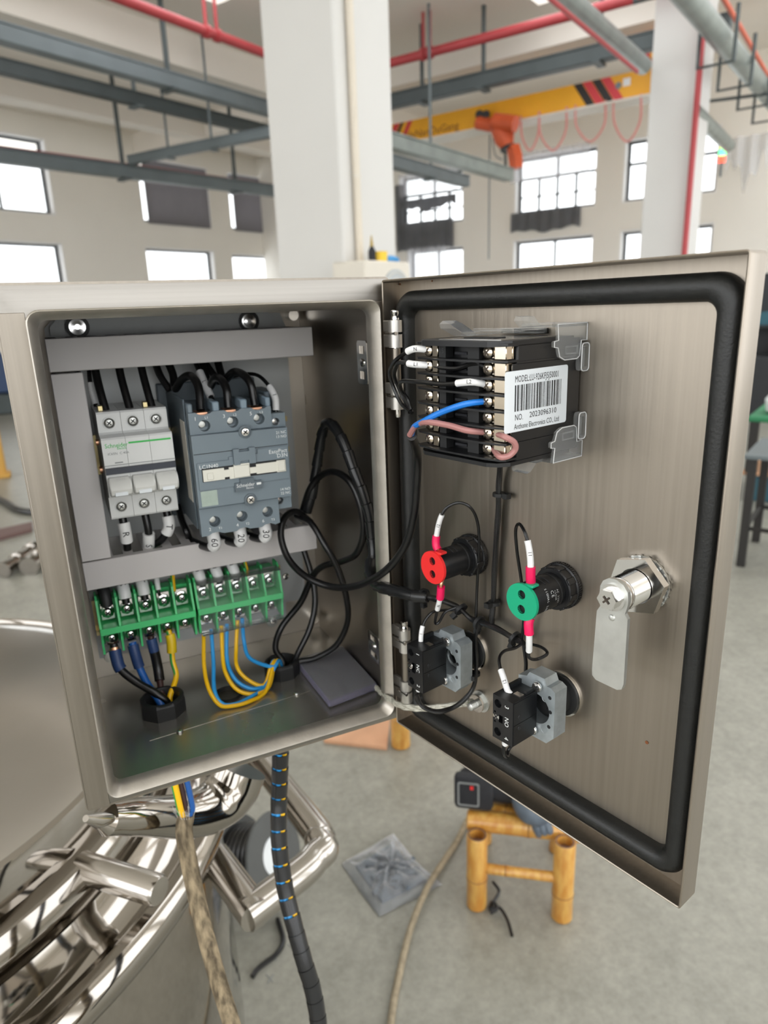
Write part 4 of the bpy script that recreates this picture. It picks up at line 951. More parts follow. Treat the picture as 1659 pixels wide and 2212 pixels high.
# main face cover
link('face_cover', G().prism([(cx0-.5, 193.5), (194.5, 193.0), (195, 251.6), (cx0-.5, 252.6)], 75, 86, BM), slate, ct, ang=25)
link('face_groove', G().box((cx0, 74.8, 237.4), (194.6, 75.1, 237.9), BM), ink, ct, sm=False)
link('raised_panel', G().prism([(118.5, 208.5), (146, 208.5), (146, 203.5), (166, 203.5), (166, 209), (193.5, 209), (193.5, 236.5), (168, 236.5), (168, 233), (144, 233), (144, 230.5), (118.5, 230.5)], 73.6, 75.4, BM), slate, ct, ang=25)
link('carrier_slot', G().box((121.5, 73.2, 215.0), (191.0, 73.9, 226.0), BM, .2), ink, ct, sm=False)
cs = link('contact_carrier', G().prism([(122, 215.6), (139, 215.6), (139, 217.2), (143, 217.2), (143, 215.2), (160, 215.2), (160, 217.5), (165.5, 217.5), (165.5, 216.4), (183, 216.4), (183, 215.6), (190.5, 215.6), (190.5, 225.4), (183, 225.4), (183, 224.6), (165.5, 224.6), (165.5, 222.5), (160, 222.5), (160, 226.5), (147, 226.5), (147, 224.8), (143, 224.8), (143, 223.2), (139, 223.2), (139, 225), (122, 225)], 71.8, 73.4, BM), cream, ct, ang=25)
link('carrier_button', G().box((125, 71.0, 216.8), (130.2, 72, 222.4), BM, .4), cream, cs); link('carrier_button', G().box((183.6, 70.8, 216.4), (189.8, 72, 224.8), BM, .4), cream, cs); link('carrier_bridge', G().box((146.5, 70.6, 215.6), (159.6, 72.4, 225.6), BM, .5), cream, cs)
link('upper_clip', G().prism([(147.5, 226), (152.5, 226), (152.5, 229), (160, 229), (160, 226), (165.5, 226), (165.5, 239), (160.6, 239), (160.6, 236.5), (152.3, 236.5), (152.3, 239), (147.5, 239)], 71.2, 74, BM), slate, ct, ang=25)
link('upper_latch', G().box((153.4, 72.4, 230.2), (159.2, 74, 235.6), BM, .3), slate_d, ct)
link('name_block', G().prism([(146.5, 203.8), (169.0, 204.4), (169.0, 211.0), (162.5, 211.0), (162.5, 214), (151, 214), (151, 211), (146.5, 211)], 71.4, 74, BM), slate_d, ct, ang=25)
link('pale_sticker', G().box((119.0, 74.7, 194.6), (132.2, 75.05, 207.2), BM), label_p, ct, sm=False)
T = lambda s_, sz, x, y, z, al='CENTER', sx=1.: text(s_, sz*.001, BM @ Vector((x, y, z)), XD, ZD, inkw, ct, align=al, sx=sx)
T('LC1N40', 4.4, 119.8, 73.5, 227.2, 'LEFT'); T('EasyPact', 4.6, 193.2, 73.5, 232.9, 'RIGHT'); T('D3N', 4.6, 193.4, 73.5, 229.0, 'RIGHT')
T('21 NC', 3.2, 194.0, 74.9, 248.0, 'RIGHT'); T('13 NO', 3.2, 194.0, 74.9, 244.6, 'RIGHT'); T('14 NO', 3.2, 194.0, 74.9, 199.6, 'RIGHT'); T('22 NC', 3.2, 194.0, 74.9, 196.2, 'RIGHT')
T('Schneider', 4.2, 147.6, 71.3, 208.6, 'LEFT', .9); T('Electric', 2.1, 155.4, 71.3, 205.9, 'LEFT'); link('logo_block', G().box((164.4, 71.15, 207.6), (168.2, 71.4, 209.4), BM), inkw, ct, sm=False)
for c, a_, b_ in ((128.8, '1', 'L1'), (151.6, '3', 'L2'), (173.5, '5', 'L3')):
    T(a_, 4.2, c-6.6, 79.9, 265.0); T(b_, 2.9, c+2.2, 79.9, 265.3)
for c, a_, b_ in ((128.8, '2', 'T1'), (151.8, '4', 'T2'), (174.0, '6', 'T3')):
    T(a_, 4.0, c-4.6, 79.9, 173.2); T(b_, 2.9, c+4.0, 79.9, 173.0)
for (px, py, yy) in ((529, 933, .0745), (541, 1079, .0745)):
    p = bp(px, py, yy); link('boss', G().lathe([(.0052, -.001), (.0052, .0006), (.0044, .0008), (.0001, .0008)], p, (0, -1, 0), 18), slate_d, ct); screw(p+Vector((0, -.0007, 0)), (0, -1, 0), .0036, ct, chrome)
for (px, py, zz) in ((596, 911, 0), (605, 1082, 0)):
    p = bp(px, py, .083)
    o = link('coil_terminal', G().prism(rect(184.6, 196.5, (p.z-Z0)*1000-7, (p.z-Z0)*1000+7), 83, 104, BM, [ngon(p.x*1000, (p.z-Z0)*1000, 3.2, 16)]), slate, ct, ang=30)
    screw(p+Vector((0, .006, 0)), (0, -1, 0), .003, o, chrome, 'clamp_screw'); link('well', G().lathe([(.0032, .005), (.0032, -.001), (.0001, -.001)], p+Vector((0, .006, 0)), (0, -1, 0), 16, caps=False), slate_d, o)
link('coil_block', G().box((186, 104, 254), (198, 150, 279), BM, 1), slate_d, ct)
# ---- green terminal blocks
def terminal_block(label, x0, pitch, cover):
    n = 5; x1 = x0+pitch*n
    t = thing('terminal_block', label, 'terminal block', B((x0+x1)/2, 150, 56), None)
    yF = 135
    link('base', G().box((x0, 158, 57), (x1, 171.5, 101), BM, .8), green, t)
    for k in range(n+1):
        xx = x0+pitch*k
        link('divider', yz(G(), [(158, 56), (143, 53.5), (140, 55), (137.5, 70), (135, 75), (135, 82), (138, 90), (142, 106), (146, 109), (158, 109)], xx-.9, xx+.9), green, t, sm=False)
    link('centre_bar', G().box((x0-.9, yF-1.2, 75.5), (x1+.9, 158, 81.5), BM, .3), green, t, sm=False)
    for k in range(n):
        xc = x0+pitch*(k+.5)
        for zz, up_ in ((91.5, 1), (66.5, 0)):
            link('terminal_plate', G().box((xc-5.6, 150, zz-8), (xc+5.6, 151.5, zz+8), BM, .3), chrome, t)
            p = BM @ Vector((xc, 150, zz))
            so = link('clamp_screw', G().lathe([(.0020, 0), (.0058, .0006), (.0060, .0016), (.0046, .0022), (.0042, .0042), (.0030, .0052), (.0006, .0054)], p, (0, -1, 0), 8), chrome, t)
            g = G(); cross_slot(g, p, (0, -1, 0), .0042, .0055); link('cross_recess', g, ink, so, sm=False)
    return t, x1
tb1, xe = terminal_block('left green five pole terminal block with thick black and blue leads', 30.6, 16.25, False)
tb2, xe2 = terminal_block('right green five pole terminal block under a clear cover', 115.8, 16.1, True)
g = G(); g.box((116.4, 131.2, 56), (195.8, 132.4, 106), BM, .3); cv = link('clear_cover', g, clearp, tb2)
link('cover_edge', G().box((116.4, 131.4, 105.8), (195.8, 146, 107), BM, .3), clearp, cv); link('cover_edge', G().box((116.4, 131.4, 55), (195.8, 144, 56.2), BM, .3), clearp, cv)
for p in (bp(617, 1245, .14), bp(590, 1340, .135)): screw(p, (0, -1, 0), .0034, tb2, chrome)
link('plate_screw', G().lathe([(.0065, 0), (.006, .0015), (.003, .002)], bp(240, 1418, .1795), (0, -1, 0), 16), zinc, tb1)
link('plate_screw', G().lathe([(.0065, 0), (.006, .0015), (.003, .002)], bp(588, 1342, .1795), (0, -1, 0), 16), zinc, tb2)
# ---- cable glands on the cabinet floor and the clear cover lying beside them
def gland(label, x, y, r, h):
    t = thing('cable_gland', label, 'cable gland', B(x, y, 2.45), None); c = B(x, y, 2.45)
    F = Matrix([[1, 0, 0, c.x], [0, 0, 1, c.y], [0, -1, 0, c.z], [0, 0, 0, 1]])
    g = G(); r1 = r*.70
    ra = math.radians(22.5); o8 = [(r*math.cos(ra+k*math.pi/4), r*math.sin(ra+k*math.pi/4)) for k in range(8)]; o8b = [(a*.93, b*.93) for a, b in o8]; i8 = [(r1*math.cos(ra+k*math.pi/4), r1*math.sin(ra+k*math.pi/4)) for k in range(8)]
    V3 = lambda L_, z: [c+Vector((a, b, z)) for a, b in L_]
    g.rings([V3(o8, 0), V3(o8, h*.85), V3(o8b, h)], caps=False)
    link('octagon_nut', g, black_m, t, sm=False)
    g = G(); n = 32; cc = lambda rr, z: [c+Vector((rr*math.cos(2*math.pi*k/n), rr*math.sin(2*math.pi*k/n), z)) for k in range(n)]
    g.rings([cc(r*.94, h-.0006), cc(r*.86, h+.0004), cc(r*.76, h+.0002), cc(r*.72, h-.002), cc(r*.70, -.004), cc(r*.74, -.004)], caps=False); link('threaded_collar', g, black_m, t)
    g = G(); g.rings([cc(r*.7, -.006), cc(r*.001, -.006)], caps=False); link('inner_seal', g, rubber, t)
    return t
gland('black octagonal cable gland at the front left of the cabinet floor', GL[0][0], GL[0][1]-1, .0200, .0150)
gland('black octagonal cable gland by the clear cover with thin wires', GL[1][0], GL[1][1], .0172, .0145)
g = G(); plan(g, ngon(129, 107, 13, 28), -3, 5, [ngon(129, 107, 11.8, 28)])
tag(link('hole_grommet', g, rubber), 'empty round grommet hole between the two cable glands', 'grommet')
cc_ = thing('acrylic_lid', 'clear acrylic lid lying on the cabinet floor at the right', 'box', B(231, 88, 4))  # a loose clear lid, not a whole box
TL = [(203.5, 129), (253.5, 131), (253.5, 48), (205, 41)]
g = G(); g.rings([[B(x, y, 9.6) for x, y in TL], [B(x, y, 10.8) for x, y in TL]]); link('top_sheet', g, clearb, cc_, sm=False)
for k in range(4):
    (xa, ya), (xb, yb) = TL[k], TL[(k+1) % 4]; a, b = Vector((xa, ya)), Vector((xb, yb)); d = (b-a).normalized(); n_ = Vector((-d.y, d.x))*1.2
    g = G(); g.rings([[B(p.x, p.y, z) for p, z in ((a, 4), (a+n_, 4), (a+n_, 9.5), (a, 9.5))], [B(p.x, p.y, z) for p, z in ((b, 4), (b+n_, 4), (b+n_, 9.5), (b, 9.5))]])
    link('side_wall', g, clear_edge, cc_, sm=False)

# ================================================================ DEVICES ON THE DOOR
# ---- panel meter
mt = thing('panel_meter', 'black panel meter box with white barcode sticker mounted on the door', 'meter', D(130, -34, 258))
ms0, ms1, mz0, mz1 = 96.0, 163.4, 259.0, 324.6
link('housing', G().box((ms0+1, -56, mz0+.8), (ms1, -.1, mz1-.8), DM, 1), black, mt)
link('side_rib', G().box((ms1, -57, 313.2), (ms1+.7, -6, 314.2), DM), black, mt, sm=False); link('side_rib', G().box((ms1, -57, 270), (ms1+.7, -6, 271.0), DM), black, mt, sm=False)
link('side_panel', G().box((ms1-.3, -60, 271), (ms1+.45, -4, 313.2), DM, .3), black, mt)
def cap(z0, z1):
    g = G(); sp = [(ms0+3, -66), (ms0+8, -69.5), (ms1-9, -69.5), (ms1-3.5, -66.5), (ms1, -60), (ms1, -8), (ms0, -8), (ms0-3, -40), (ms0-2, -60)]
    plan(g, sp, z0, z1, (), DM); return g
link('top_cap', cap(322.2, 325.2), black, mt, ang=25); link('bottom_cap', cap(258.2, 260.4), black, mt, ang=25)
link('top_label', G().box((ms0+12, -60, 325.2), (ms1-8, -14, 325.5), DM), chrome, mt, sm=False)
link('top_vent', G().box((ms0+22, -50, 325.4), (ms1-22, -40, 326.0), DM, .2), black_m, mt)
pitch = 8.75
rows = [319.0-pitch*k for k in range(7)]
for k in range(8):
    zc = rows[0]+pitch/2-pitch*k
    g = G(); plan(g, [(ms0-4, -63.5), (ms0, -66), (ms0+16, -68.5), (ms1-14, -68.5), (ms1-2, -66.5), (ms1+.5, -64), (ms1+.5, -55), (ms0-4, -55)], zc-.55, zc+.55, (), DM); link('fin', g, black, mt, sm=False)
for k, zc in enumerate(rows):
    for sc_, pl0, pl1, nm in ((148.6, 144.6, 162.2, 0), (101.4, 98.0, 110.2, 1)):
        pl_ = link('terminal_plate', G().box((pl0, -58.5, zc-3.5), (pl1, -57.3, zc+3.5), DM, .3), nickel, mt)
        link('plate_fold', G().box((pl1-(4.6 if nm else 8.2), -63.4, zc-3.6), (pl1, -58.5, zc+3.6), DM, .4), nickel, pl_)
        p = DM @ Vector((sc_, -58.5, zc))
        g = G(); g.lathe([(.0018, 0), (.0018, .0022), (.0033, .0023), (.0036, .0030), (.0034, .0044), (.0020, .0052), (.0004, .0053)], p, -DN, 16)
        so = link('terminal_screw', g, nickel, mt); g = G(); cross_slot(g, p, -DN, .0034, .0052); link('cross_recess', g, stainm, so, sm=False)
    link('recess_wall', G().box((111, -63, zc-3.7), (116.5, -57, zc+3.7), DM), black_m, mt, sm=False); link('recess_wall', G().box((134, -63, zc-3.7), (142.5, -57, zc+3.7), DM), black_m, mt, sm=False)
    link('pin_bar', G().box((119.5, -58.6, zc-2), (129, -57, zc-.6), DM), bagcloth, mt, sm=False)
text('15', .0042, DM @ Vector((113.2, -63.1, rows[0])), DX, ZD, mat('raised_black_lettering', '#3a3c3f', .4), mt)
# sticker on the side, with its print
LY = Vector(NN)           # reading direction on the side face: towards the door
stk = link('sticker', G().prism(rrect(-66.2, -13.0, 277.0, 309.6, 1.6, 4), -.55, -.45, DM @ Matrix([[0, -1, 0, ms1+.1], [1, 0, 0, 0], [0, 0, 1, 0], [0, 0, 0, 1]])), label_w, mt, sm=False)
sq = lambda y, z: DM @ Vector((ms1+.66, y, z))
text('MODEL:LU-926KFJ5J50001', .0049, sq(-58.4, 305.0), LY, ZD, ink, stk, align='LEFT', sx=.68)
text('NO.', .0047, sq(-58.0, 284.6), LY, ZD, ink, stk, align='LEFT', sx=.8); text('2023096310', .0044, sq(-46.0, 284.9), LY, ZD, ink, stk, align='LEFT', sx=1.08)
text('Anthone Electronics CO., Ltd', .0042, sq(-58.4, 279.7), LY, ZD, ink, stk, align='LEFT', sx=.76)
g = G(); rg = random.Random(11); y = -58.2
while y < -19:
    wd = rg.choice((.35, .35, .7, 1.05)); g.box((ms1+.655, y, 288.0), (ms1+.72, y+wd, 302.0), DM); y += wd+rg.choice((.35, .35, .7, .9))
link('barcode', g, ink, stk, sm=False)
# clear mounting clips
SIDE = DM @ Matrix([[0, -1, 0, 0], [1, 0, 0, 0], [0, 0, 1, 0], [0, 0, 0, 1]])     # prism x -> door y, extrude -> -s
def clip(name, sgn, zm):
    Z = lambda z: zm+sgn*(z-zm)
    o = link(name, G().prism([(-27, Z(332)), (-.3, Z(332)), (-.3, Z(322.5)), (-5.5, Z(322.5)), (-6.5, Z(314)), (-9, Z(312.6)), (-20, Z(312.6)), (-24.5, Z(314.6)), (-26.2, Z(319.5)), (-29.5, Z(320)), (-29.5, Z(323.0)), (-26, Z(323.5))], -(ms1+3.4), -(ms1+1.4), SIDE), clearv, mt, sm=False)
    link('prong', G().prism(rrect(-7.2, -.3, min(Z(305.5), Z(321)), max(Z(305.5), Z(321)), 2, 3), -(ms1+5.4), -(ms1+1.6), SIDE, [rect(-4.4, -1.8, min(Z(308), Z(319)), max(Z(308), Z(319)))]), clearv, o, sm=False)
    pe = [(-27, 332), (-.3, 332), (-.3, 322.5), (-5.5, 322.5), (-6.5, 314), (-9, 312.6), (-20, 312.6), (-24.5, 314.6), (-26.2, 319.5), (-29.5, 320), (-29.5, 323.0), (-26, 323.5)]
    link('edge_highlight', G().tube([SIDE @ Vector((y, -(ms1+3.4), Z(z))) for y, z in pe], .00032, 6, closed=True), edge_highlight_m, o)  # white outline tubes standing in for the bright lit edges of the clip
    link('edge_highlight', G().tube([SIDE @ Vector((y, -(ms1+5.4), z)) for y, z in rrect(-7.2, -.3, min(Z(305.5), Z(321)), max(Z(305.5), Z(321)), 2, 3)], .00032, 6, closed=True), edge_highlight_m, o)
    link('bridge', G().box((ms1-22, -27, min(Z(330.5), Z(332.4))), (ms1+3.4, -.3, max(Z(330.5), Z(332.4))), DM, .3), clearv, o, sm=False)
    link('slot_window', G().prism(rrect(-20, -9, min(Z(315.5), Z(320)), max(Z(315.5), Z(320)), .5, 2), -(ms1+4.0), -(ms1+3.4), SIDE, [rrect(-19.2, -9.8, min(Z(316.2), Z(319.3)), max(Z(316.2), Z(319.3)), .4, 2)]), clearv, o, sm=False)
    lv = G(); lv.prism([(-33, Z(332.2)), (-38, Z(336.6)), (-41.5, Z(337.0)), (-43, Z(334.6)), (-40.5, Z(332.6)), (-36.5, Z(329.6)), (-27, Z(329.6)), (-27, Z(332.0))], -(ms1-4), -(ms1-14), SIDE); link('lever', lv, clearv, o, sm=False)
    return o
clip('clear_clip', 1, 291.8); clip('clear_clip', -1, 293.6)
# top strip clip seen edge on at the far side
tc_ = link('clear_clip', G().box((ms0+6, -36, 326.2), (ms0+16, -.3, 328.4), DM, .4), clearv, mt, sm=False)
link('lever', G().prism([(-36, 328.4), (-46, 333.6), (-51, 335.4), (-54, 333.6), (-53, 331), (-49, 329.4), (-42, 326.2), (-34, 326.2)], -(ms0+17), -(ms0+6), SIDE), clearv, tc_, sm=False)
link('cross_bar', G().box((ms0+10, -30, 328.4), (ms1-20, -24, 330.0), DM, .3), clearv, tc_, sm=False); link('cross_bar', G().box((ms0+16, -12, 326.4), (ms1-22, -4, 329.4), DM, .3), clearv, tc_, sm=False)
link('panel_slot', G().box((ms0+20, -4, 325.8), (ms1-24, -.2, 329.0), DM, .2), black_m, mt)
# ---- signal lamps
def lamp(label, s, z, capm, depth=38.):
    t = thing('indicator_lamp', label, 'indicator lamp', D(s, 0, z)); p = D(s, 0, z); d = -DN
    a = ZD
    link('thread_barrel', G().lathe([(.0108, 0), (.0108, depth/1000-.001), (.0102, depth/1000), (.0001, depth/1000)], p, d, 36, a=a), black, t)
    link('groove_ring', G().lathe([(.0110, .0135), (.0113, .014), (.0113, .0150), (.0110, .0155)], p, d, 36, caps=False), black_m, t)
    nt = link('lock_nut', G().lathe([(.0148, .0004), (.0150, .0012), (.0150, .0035), (.0140, .004), (.0140, .010), (.0133, .0108), (.0109, .0109), (.0109, .0004)], p, d, 40), black, t)
    for k in range(8):
        an = k*math.pi/4+.2; F = Matrix([[DX[i], DN[i], ZD[i], p[i]] for i in range(3)]+[[0, 0, 0, 1]]) @ Matrix.Rotation(an, 4, 'Y')
        link('nut_lug', G().box((.0128, -.0106, -.0022), (.0146, -.0036, .0022), F, .0004), black, nt)
    g = G()
    for k in range(60):
        an = k*math.pi/30; F = Matrix([[DX[i], DN[i], ZD[i], p[i]] for i in range(3)]+[[0, 0, 0, 1]]) @ Matrix.Rotation(an, 4, 'Y'); g.box((.0148, -.0032, -.0004), (.0154, -.0006, .0004), F)
    link('knurled_edge', g, black, nt, sm=False)
    c = p+d*(depth/1000); F = Matrix([[DX[i], DN[i], ZD[i], c[i]] for i in range(3)]+[[0, 0, 0, 1]])
    cap_ = link('lamp_cap', G().prism(ngon(0, 0, .0118, 40), -.0022, -.0002, F, [ngon(0, .0048, .0029, 18), ngon(0, -.0048, .0029, 18)]), capm, t, ang=50)
    for zz in (.0048, -.0048):
        q = c+ZD*zz-DN*.0021; link('screw_well', G().lathe([(.0029, 0), (.0029, -.005), (.0001, -.005)], q, d, 18, caps=False), black_m, cap_)
        link('terminal_screw', G().lathe([(.0022, 0), (.0020, .0008), (.0001, .0009)], q+DN*.0048, d, 14), zinc, cap_)
    link('cap_tab', G().box((.001, -.0012, .0105), (.0075, .0050, .0122), F, .0004), capm, cap_)
    for k in range(2): link('vent_slot', G().tube([p+d*(.0215+.004*k)+(ZD*math.cos(b)+DX*math.sin(b))*.01085 for b in (-.1, .15, .4, .6)], .0005, 6), ink, t)
    return t, p, c
LRs, LRz, LGs, LGz = 77.6, 170.0, 156.8, 169.6
lr, pr_, cr_ = lamp('black indicator lamp with a red two hole cap on the door', LRs, LRz, red_lamp)
lg, pg_, cg_ = lamp('black indicator lamp with a green two hole cap on the door', LGs, LGz, green_lamp)
def around(p, b, h, r): return p-DN*h+(ZD*math.cos(b)+DX*math.sin(b))*r
for tx, h, sz in (('AD16-22D/S', .0145, .0026), ('AC 220V', .0185, .0020), ('<20mA', .0208, .0020), ('CE', .0236, .0036), ('SIGNAL LAMP', .0282, .0024)):
    for i, ch in enumerate(tx):
        if ch == ' ': continue
        b = .85+i*sz*.66/.0108+(.28 if tx in ('AC 220V', '<20mA', 'CE') else 0); q = around(pg_, b, h, .01083); tang = (-ZD*math.sin(b)+DX*math.cos(b)); text(ch, sz, q, tang, DN.cross(tang)*-1 if False else tang.cross(ZD*0+(-(ZD*math.cos(b)+DX*math.sin(b))))*1, inkw, lg, sx=.85)
# ---- cam lock
cl_p = D(212.6, 0, 187.6)
cl = thing('cam_lock', 'chrome cam lock with a flat metal lever on the door', 'lock', cl_p); d = -DN
F = Matrix([[DX[i], DN[i], ZD[i], cl_p[i]] for i in range(3)]+[[0, 0, 0, 1]])
link('lock_nut', G().prism(ngon(0, 0, .0178, 6, .25), -.0088, -.0036, F, [ngon(0, 0, .0105, 24)]), chrome, cl, ang=25)
wsh = G()
for k in range(22):
    Fk = F @ Matrix.Rotation(k*2*math.pi/22, 4, 'Y'); wsh.box((.014, -.0026, -.0009), (.0166, -.0006, .0007), Fk)
wsh.lathe([(.0100, .0002), (.0162, .0002), (.0162, .0016), (.0100, .0016)], cl_p, d, 30); link('toothed_washer', wsh, zinc, cl)
prof = [(.0098, 0)]
for k in range(9): prof += [(.0098, .009+.0017*k), (.0091, .0098+.0017*k)]
prof += [(.0094, .0245), (.0094, .0268), (.0085, .0274), (.0001, .0274)]
link('threaded_barrel', G().lathe(prof, cl_p, d, 32), chrome, cl)
lp = [(-.0085, .004), (-.0070, .0075), (-.0035, .0100), (.001, .0104), (.0055, .0086), (.0085, .005), (.0092, .0), (.0088, -.0035), (.0076, -.008), (.0095, -.0105), (.0098, -.050), (.0088, -.0535), (.006, -.0550), (-.008, -.0545), (-.0105, -.0525), (-.0108, -.0490), (-.0098, -.0115), (-.0078, -.008), (-.0088, -.003)]
lev = link('lever', G().prism(lp, -.0302, -.0276, F), zinc, cl, ang=30)
link('dimple', G().lathe([(.0020, 0), (.0016, .0008), (.0004, .0011)], cl_p+d*.0302-ZD*.0125, d, 12), zinc, lev)
hb = link('hex_bolt', G().lathe([(.0078, .0302), (.0078, .0318), (.0062, .0319), (.0062, .0322)], cl_p, d, 28), chrome, cl)
link('hex_head', G().prism(ngon(0, 0, .0060, 6, .1), -.0368, -.0318, F), chrome, hb, ang=25)
g = G(); cross_slot(g, cl_p, d, .0042, .0370); link('cross_recess', g, stainm, hb, sm=False)
# ---- push button assemblies: shaft, die cast collar, contact block
def button(label, s, z, bs0, bz0, bz1, txs, core):
    t = thing('push_button_block', label, 'push button', D(s, 0, z)); p = D(s, 0, z); d = -DN
    link('shaft', G().lathe([(.0145, 0), (.0145, .003), (.0112, .004), (.0112, .016), (.0001, .016)], p, d, 32), black_m, t)
    link('chrome_ring', G().lathe([(.0158, .0001), (.0158, .0016), (.0146, .0018)], p, d, 32), chrome, t)
    oct_ = [(s-15, z-15), (s-9, z-15), (s-8, z-22), (s+9, z-22), (s+14.5, z-16), (s+14.5, z+17), (s+11, z+19), (s+8, z+19), (s+6, z+23.5), (s-6, z+23.5), (s-8, z+20), (s-15, z+18)]
    cg = link('diecast_collar', G().prism(oct_, -26.5, -14.5, DM, [ngon(s, z, 10.6, 28)]), diecast, t, ang=25)
    for (a, b) in ((10.6, 12), (11.4, 2), (10.6, -9)): link('collar_hole', G().cyl(DM @ Vector((s+a, -26.62, z+b)), DM @ Vector((s+a, -26.4, z+b)), .0013, seg=12), ink, cg)
    for (a, b) in ((7, 10), (7, -13)): link('cast_ring', G().lathe([(.0022, 0), (.0025, .0003), (.0022, .0003)], DM @ Vector((s+a, -26.5, z+b)), d, 16, caps=False), diecast, cg)
    for b in (16.5, -16.0):
        screw(DM @ Vector((s+1.5 if b > 0 else s-1, -27.6, z+b)), d, .0036, t, chrome, 'fixing_screw', .0016); link('screw_shank', G().cyl(DM @ Vector((s+1.5 if b > 0 else s-1, -27.8, z+b)), DM @ Vector((s+1.5 if b > 0 else s-1, -15, z+b)), .002, seg=10), chrome, t)
    link('plunger', G().lathe([(.0090, .012), (.0090, .0170), (.0075, .0176), (.0075, .0185), (.004, .0188), (.004, .0198), (.0001, .02)], p, d, 26), chrome if core else black_m, t)
    if core: link('red_ring', G().lathe([(.0092, .0125), (.0101, .013), (.0101, .0150), (.0092, .0155)], p, d, 26, caps=False), red_lamp, t)
    else: link('plunger_vane', G().box((s-9, -19, z-1.4), (s+9, -16, z+1.4), DM, .3), black, t)
    # contact block with terminal wells
    s0, s1 = bs0, bs0+16.6; zz0, zz1 = bz0, bz1; zm = (zz0+zz1)/2
    bd = G(); bd.prism(rect(s0, s1, zz0, zz1), -46.5, -26.6, DM); bd.prism([(s0+8.4, zz0), (s1, zz0), (s1, zz1), (s0+8.4, zz1)], -50, -46.5, DM)
    bd.prism([(s0, zz0), (s0+8.4, zz0), (s0+8.4, zz0+13), (s0+5, zz0+13), (s0+5, zz0+14.5), (s0, zz0+14.5)], -50, -46.5, DM, [ngon(s0+4.2, zz0+5.4, 2.9, 16), ngon(s0+1.8, zz0+12.2, .8, 10)])
    bd.prism([(s0, zz1-14.5), (s0+5, zz1-14.5), (s0+5, zz1-13), (s0+8.4, zz1-13), (s0+8.4, zz1), (s0, zz1)], -50, -46.5, DM, [ngon(s0+4.2, zz1-5.4, 2.9, 16), ngon(s0+1.8, zz1-12.2, .8, 10)])
    bb = link('contact_block', bd, black, t, sm=False)
    link('side_step', G().box((s1, -49.4, zz0+.8), (s1+.35, -27, zm-1), DM), black, bb, sm=False); link('side_step', G().box((s1, -49.4, zm-.6), (s1+.35, -27, zz1-.8), DM), black, bb, sm=False)
    link('top_fin', G().box((s0+2, -40, zz1), (s0+4, -27, zz1+3.2), DM), black, bb, sm=False); link('top_fin', G().box((s1-3, -36, zz1), (s1-1, -27, zz1+2.2), DM), black, bb, sm=False)
    for b in (zm-4, zm+4): link('side_rivet', G().lathe([(.0015, 0), (.0013, .0004), (.0005, .0002)], DM @ Vector((s1+.35, -44, b)), DX, 12), black_m, bb)
    screw(DM @ Vector((s0+2.6, -48, zm)), d, .0030, t, chrome, 'clamp_screw', .0018)
    link('terminal_slot', G().box((s0+9, -41, zz1+.02), (s1-2, -37, zz1+.3), DM), chrome, bb, sm=False)
    for tx, zz, in txs: text(tx, .0046, DM @ Vector((s0+11.6, -50.05, zz)), -ZD, DX, inkw, bb, sx=.95)
    return t, (s0, s1, zz0, zz1)
b1, q1 = button('upper left push button contact block marked NC on the door', 76.5, 92.5, 59.6, 74.5, 108.6, (('1', 104.4), ('NC', 93.0), ('2', 78.8)), True)
b2, q2 = button('lower right push button contact block marked NO on the door', 159.5, 92.0, 143.6, 73.6, 105.0, (('3', 100.2), ('NO', 89.5), ('4', 77.6)), False)

# ================================================================ WIRES
WS = lambda a, b, k=1.55, tx=None, fl=1: (a, b, k, white_s, tx, 'marker_sleeve', fl)
cg_grp = None
# breaker supply leads
for i, (x, c_) in enumerate(((61, 'left'), (79.5, 'middle'), (97, 'right'))):
    wire('power_lead', 'thick black lead entering the breaker top, %s of the three' % c_, [B(x-3, 150, 322), B(x-2.5, 143, 300), B(x-1.5, 134, 284), B(x, 128, 270)], .0033, wire_b, 'wire', None, 10)
wire('marked_lead', 'thin black lead with white sleeve left of the breaker leads', [B(55, 158, 312), B(53.5, 152, 292), B(55, 146, 274)], .0018, wire_b, sleeves=(WS(.5, .95, 1.5),))
for i, (x, tx, dx, c_) in enumerate(((61, 'R', 1, 'left'), (79.5, 'S', 0, 'middle'), (97, 'T', -9, 'right'))):
    P = [B(x, 130, 186), B(x+.5, 128, 178), B(x+1, 127, 166), B(x+dx, 132, 152), B(x+dx*2, 145, 140)] if i != 2 else [B(x, 130, 186), B(x+1, 128, 176), B(x+.5, 127, 166), B(x-8, 132, 154), B(x-20, 140, 148)]
    a_ = (.18, .50) if i != 1 else (.42, .75)
    wire('marked_lead', 'thick black lead with white sleeve leaving the breaker bottom, %s one' % c_, P, .0033, wire_b, 'wire', None, 10, sleeves=(WS(a_[0], a_[1], 1.55, tx),))
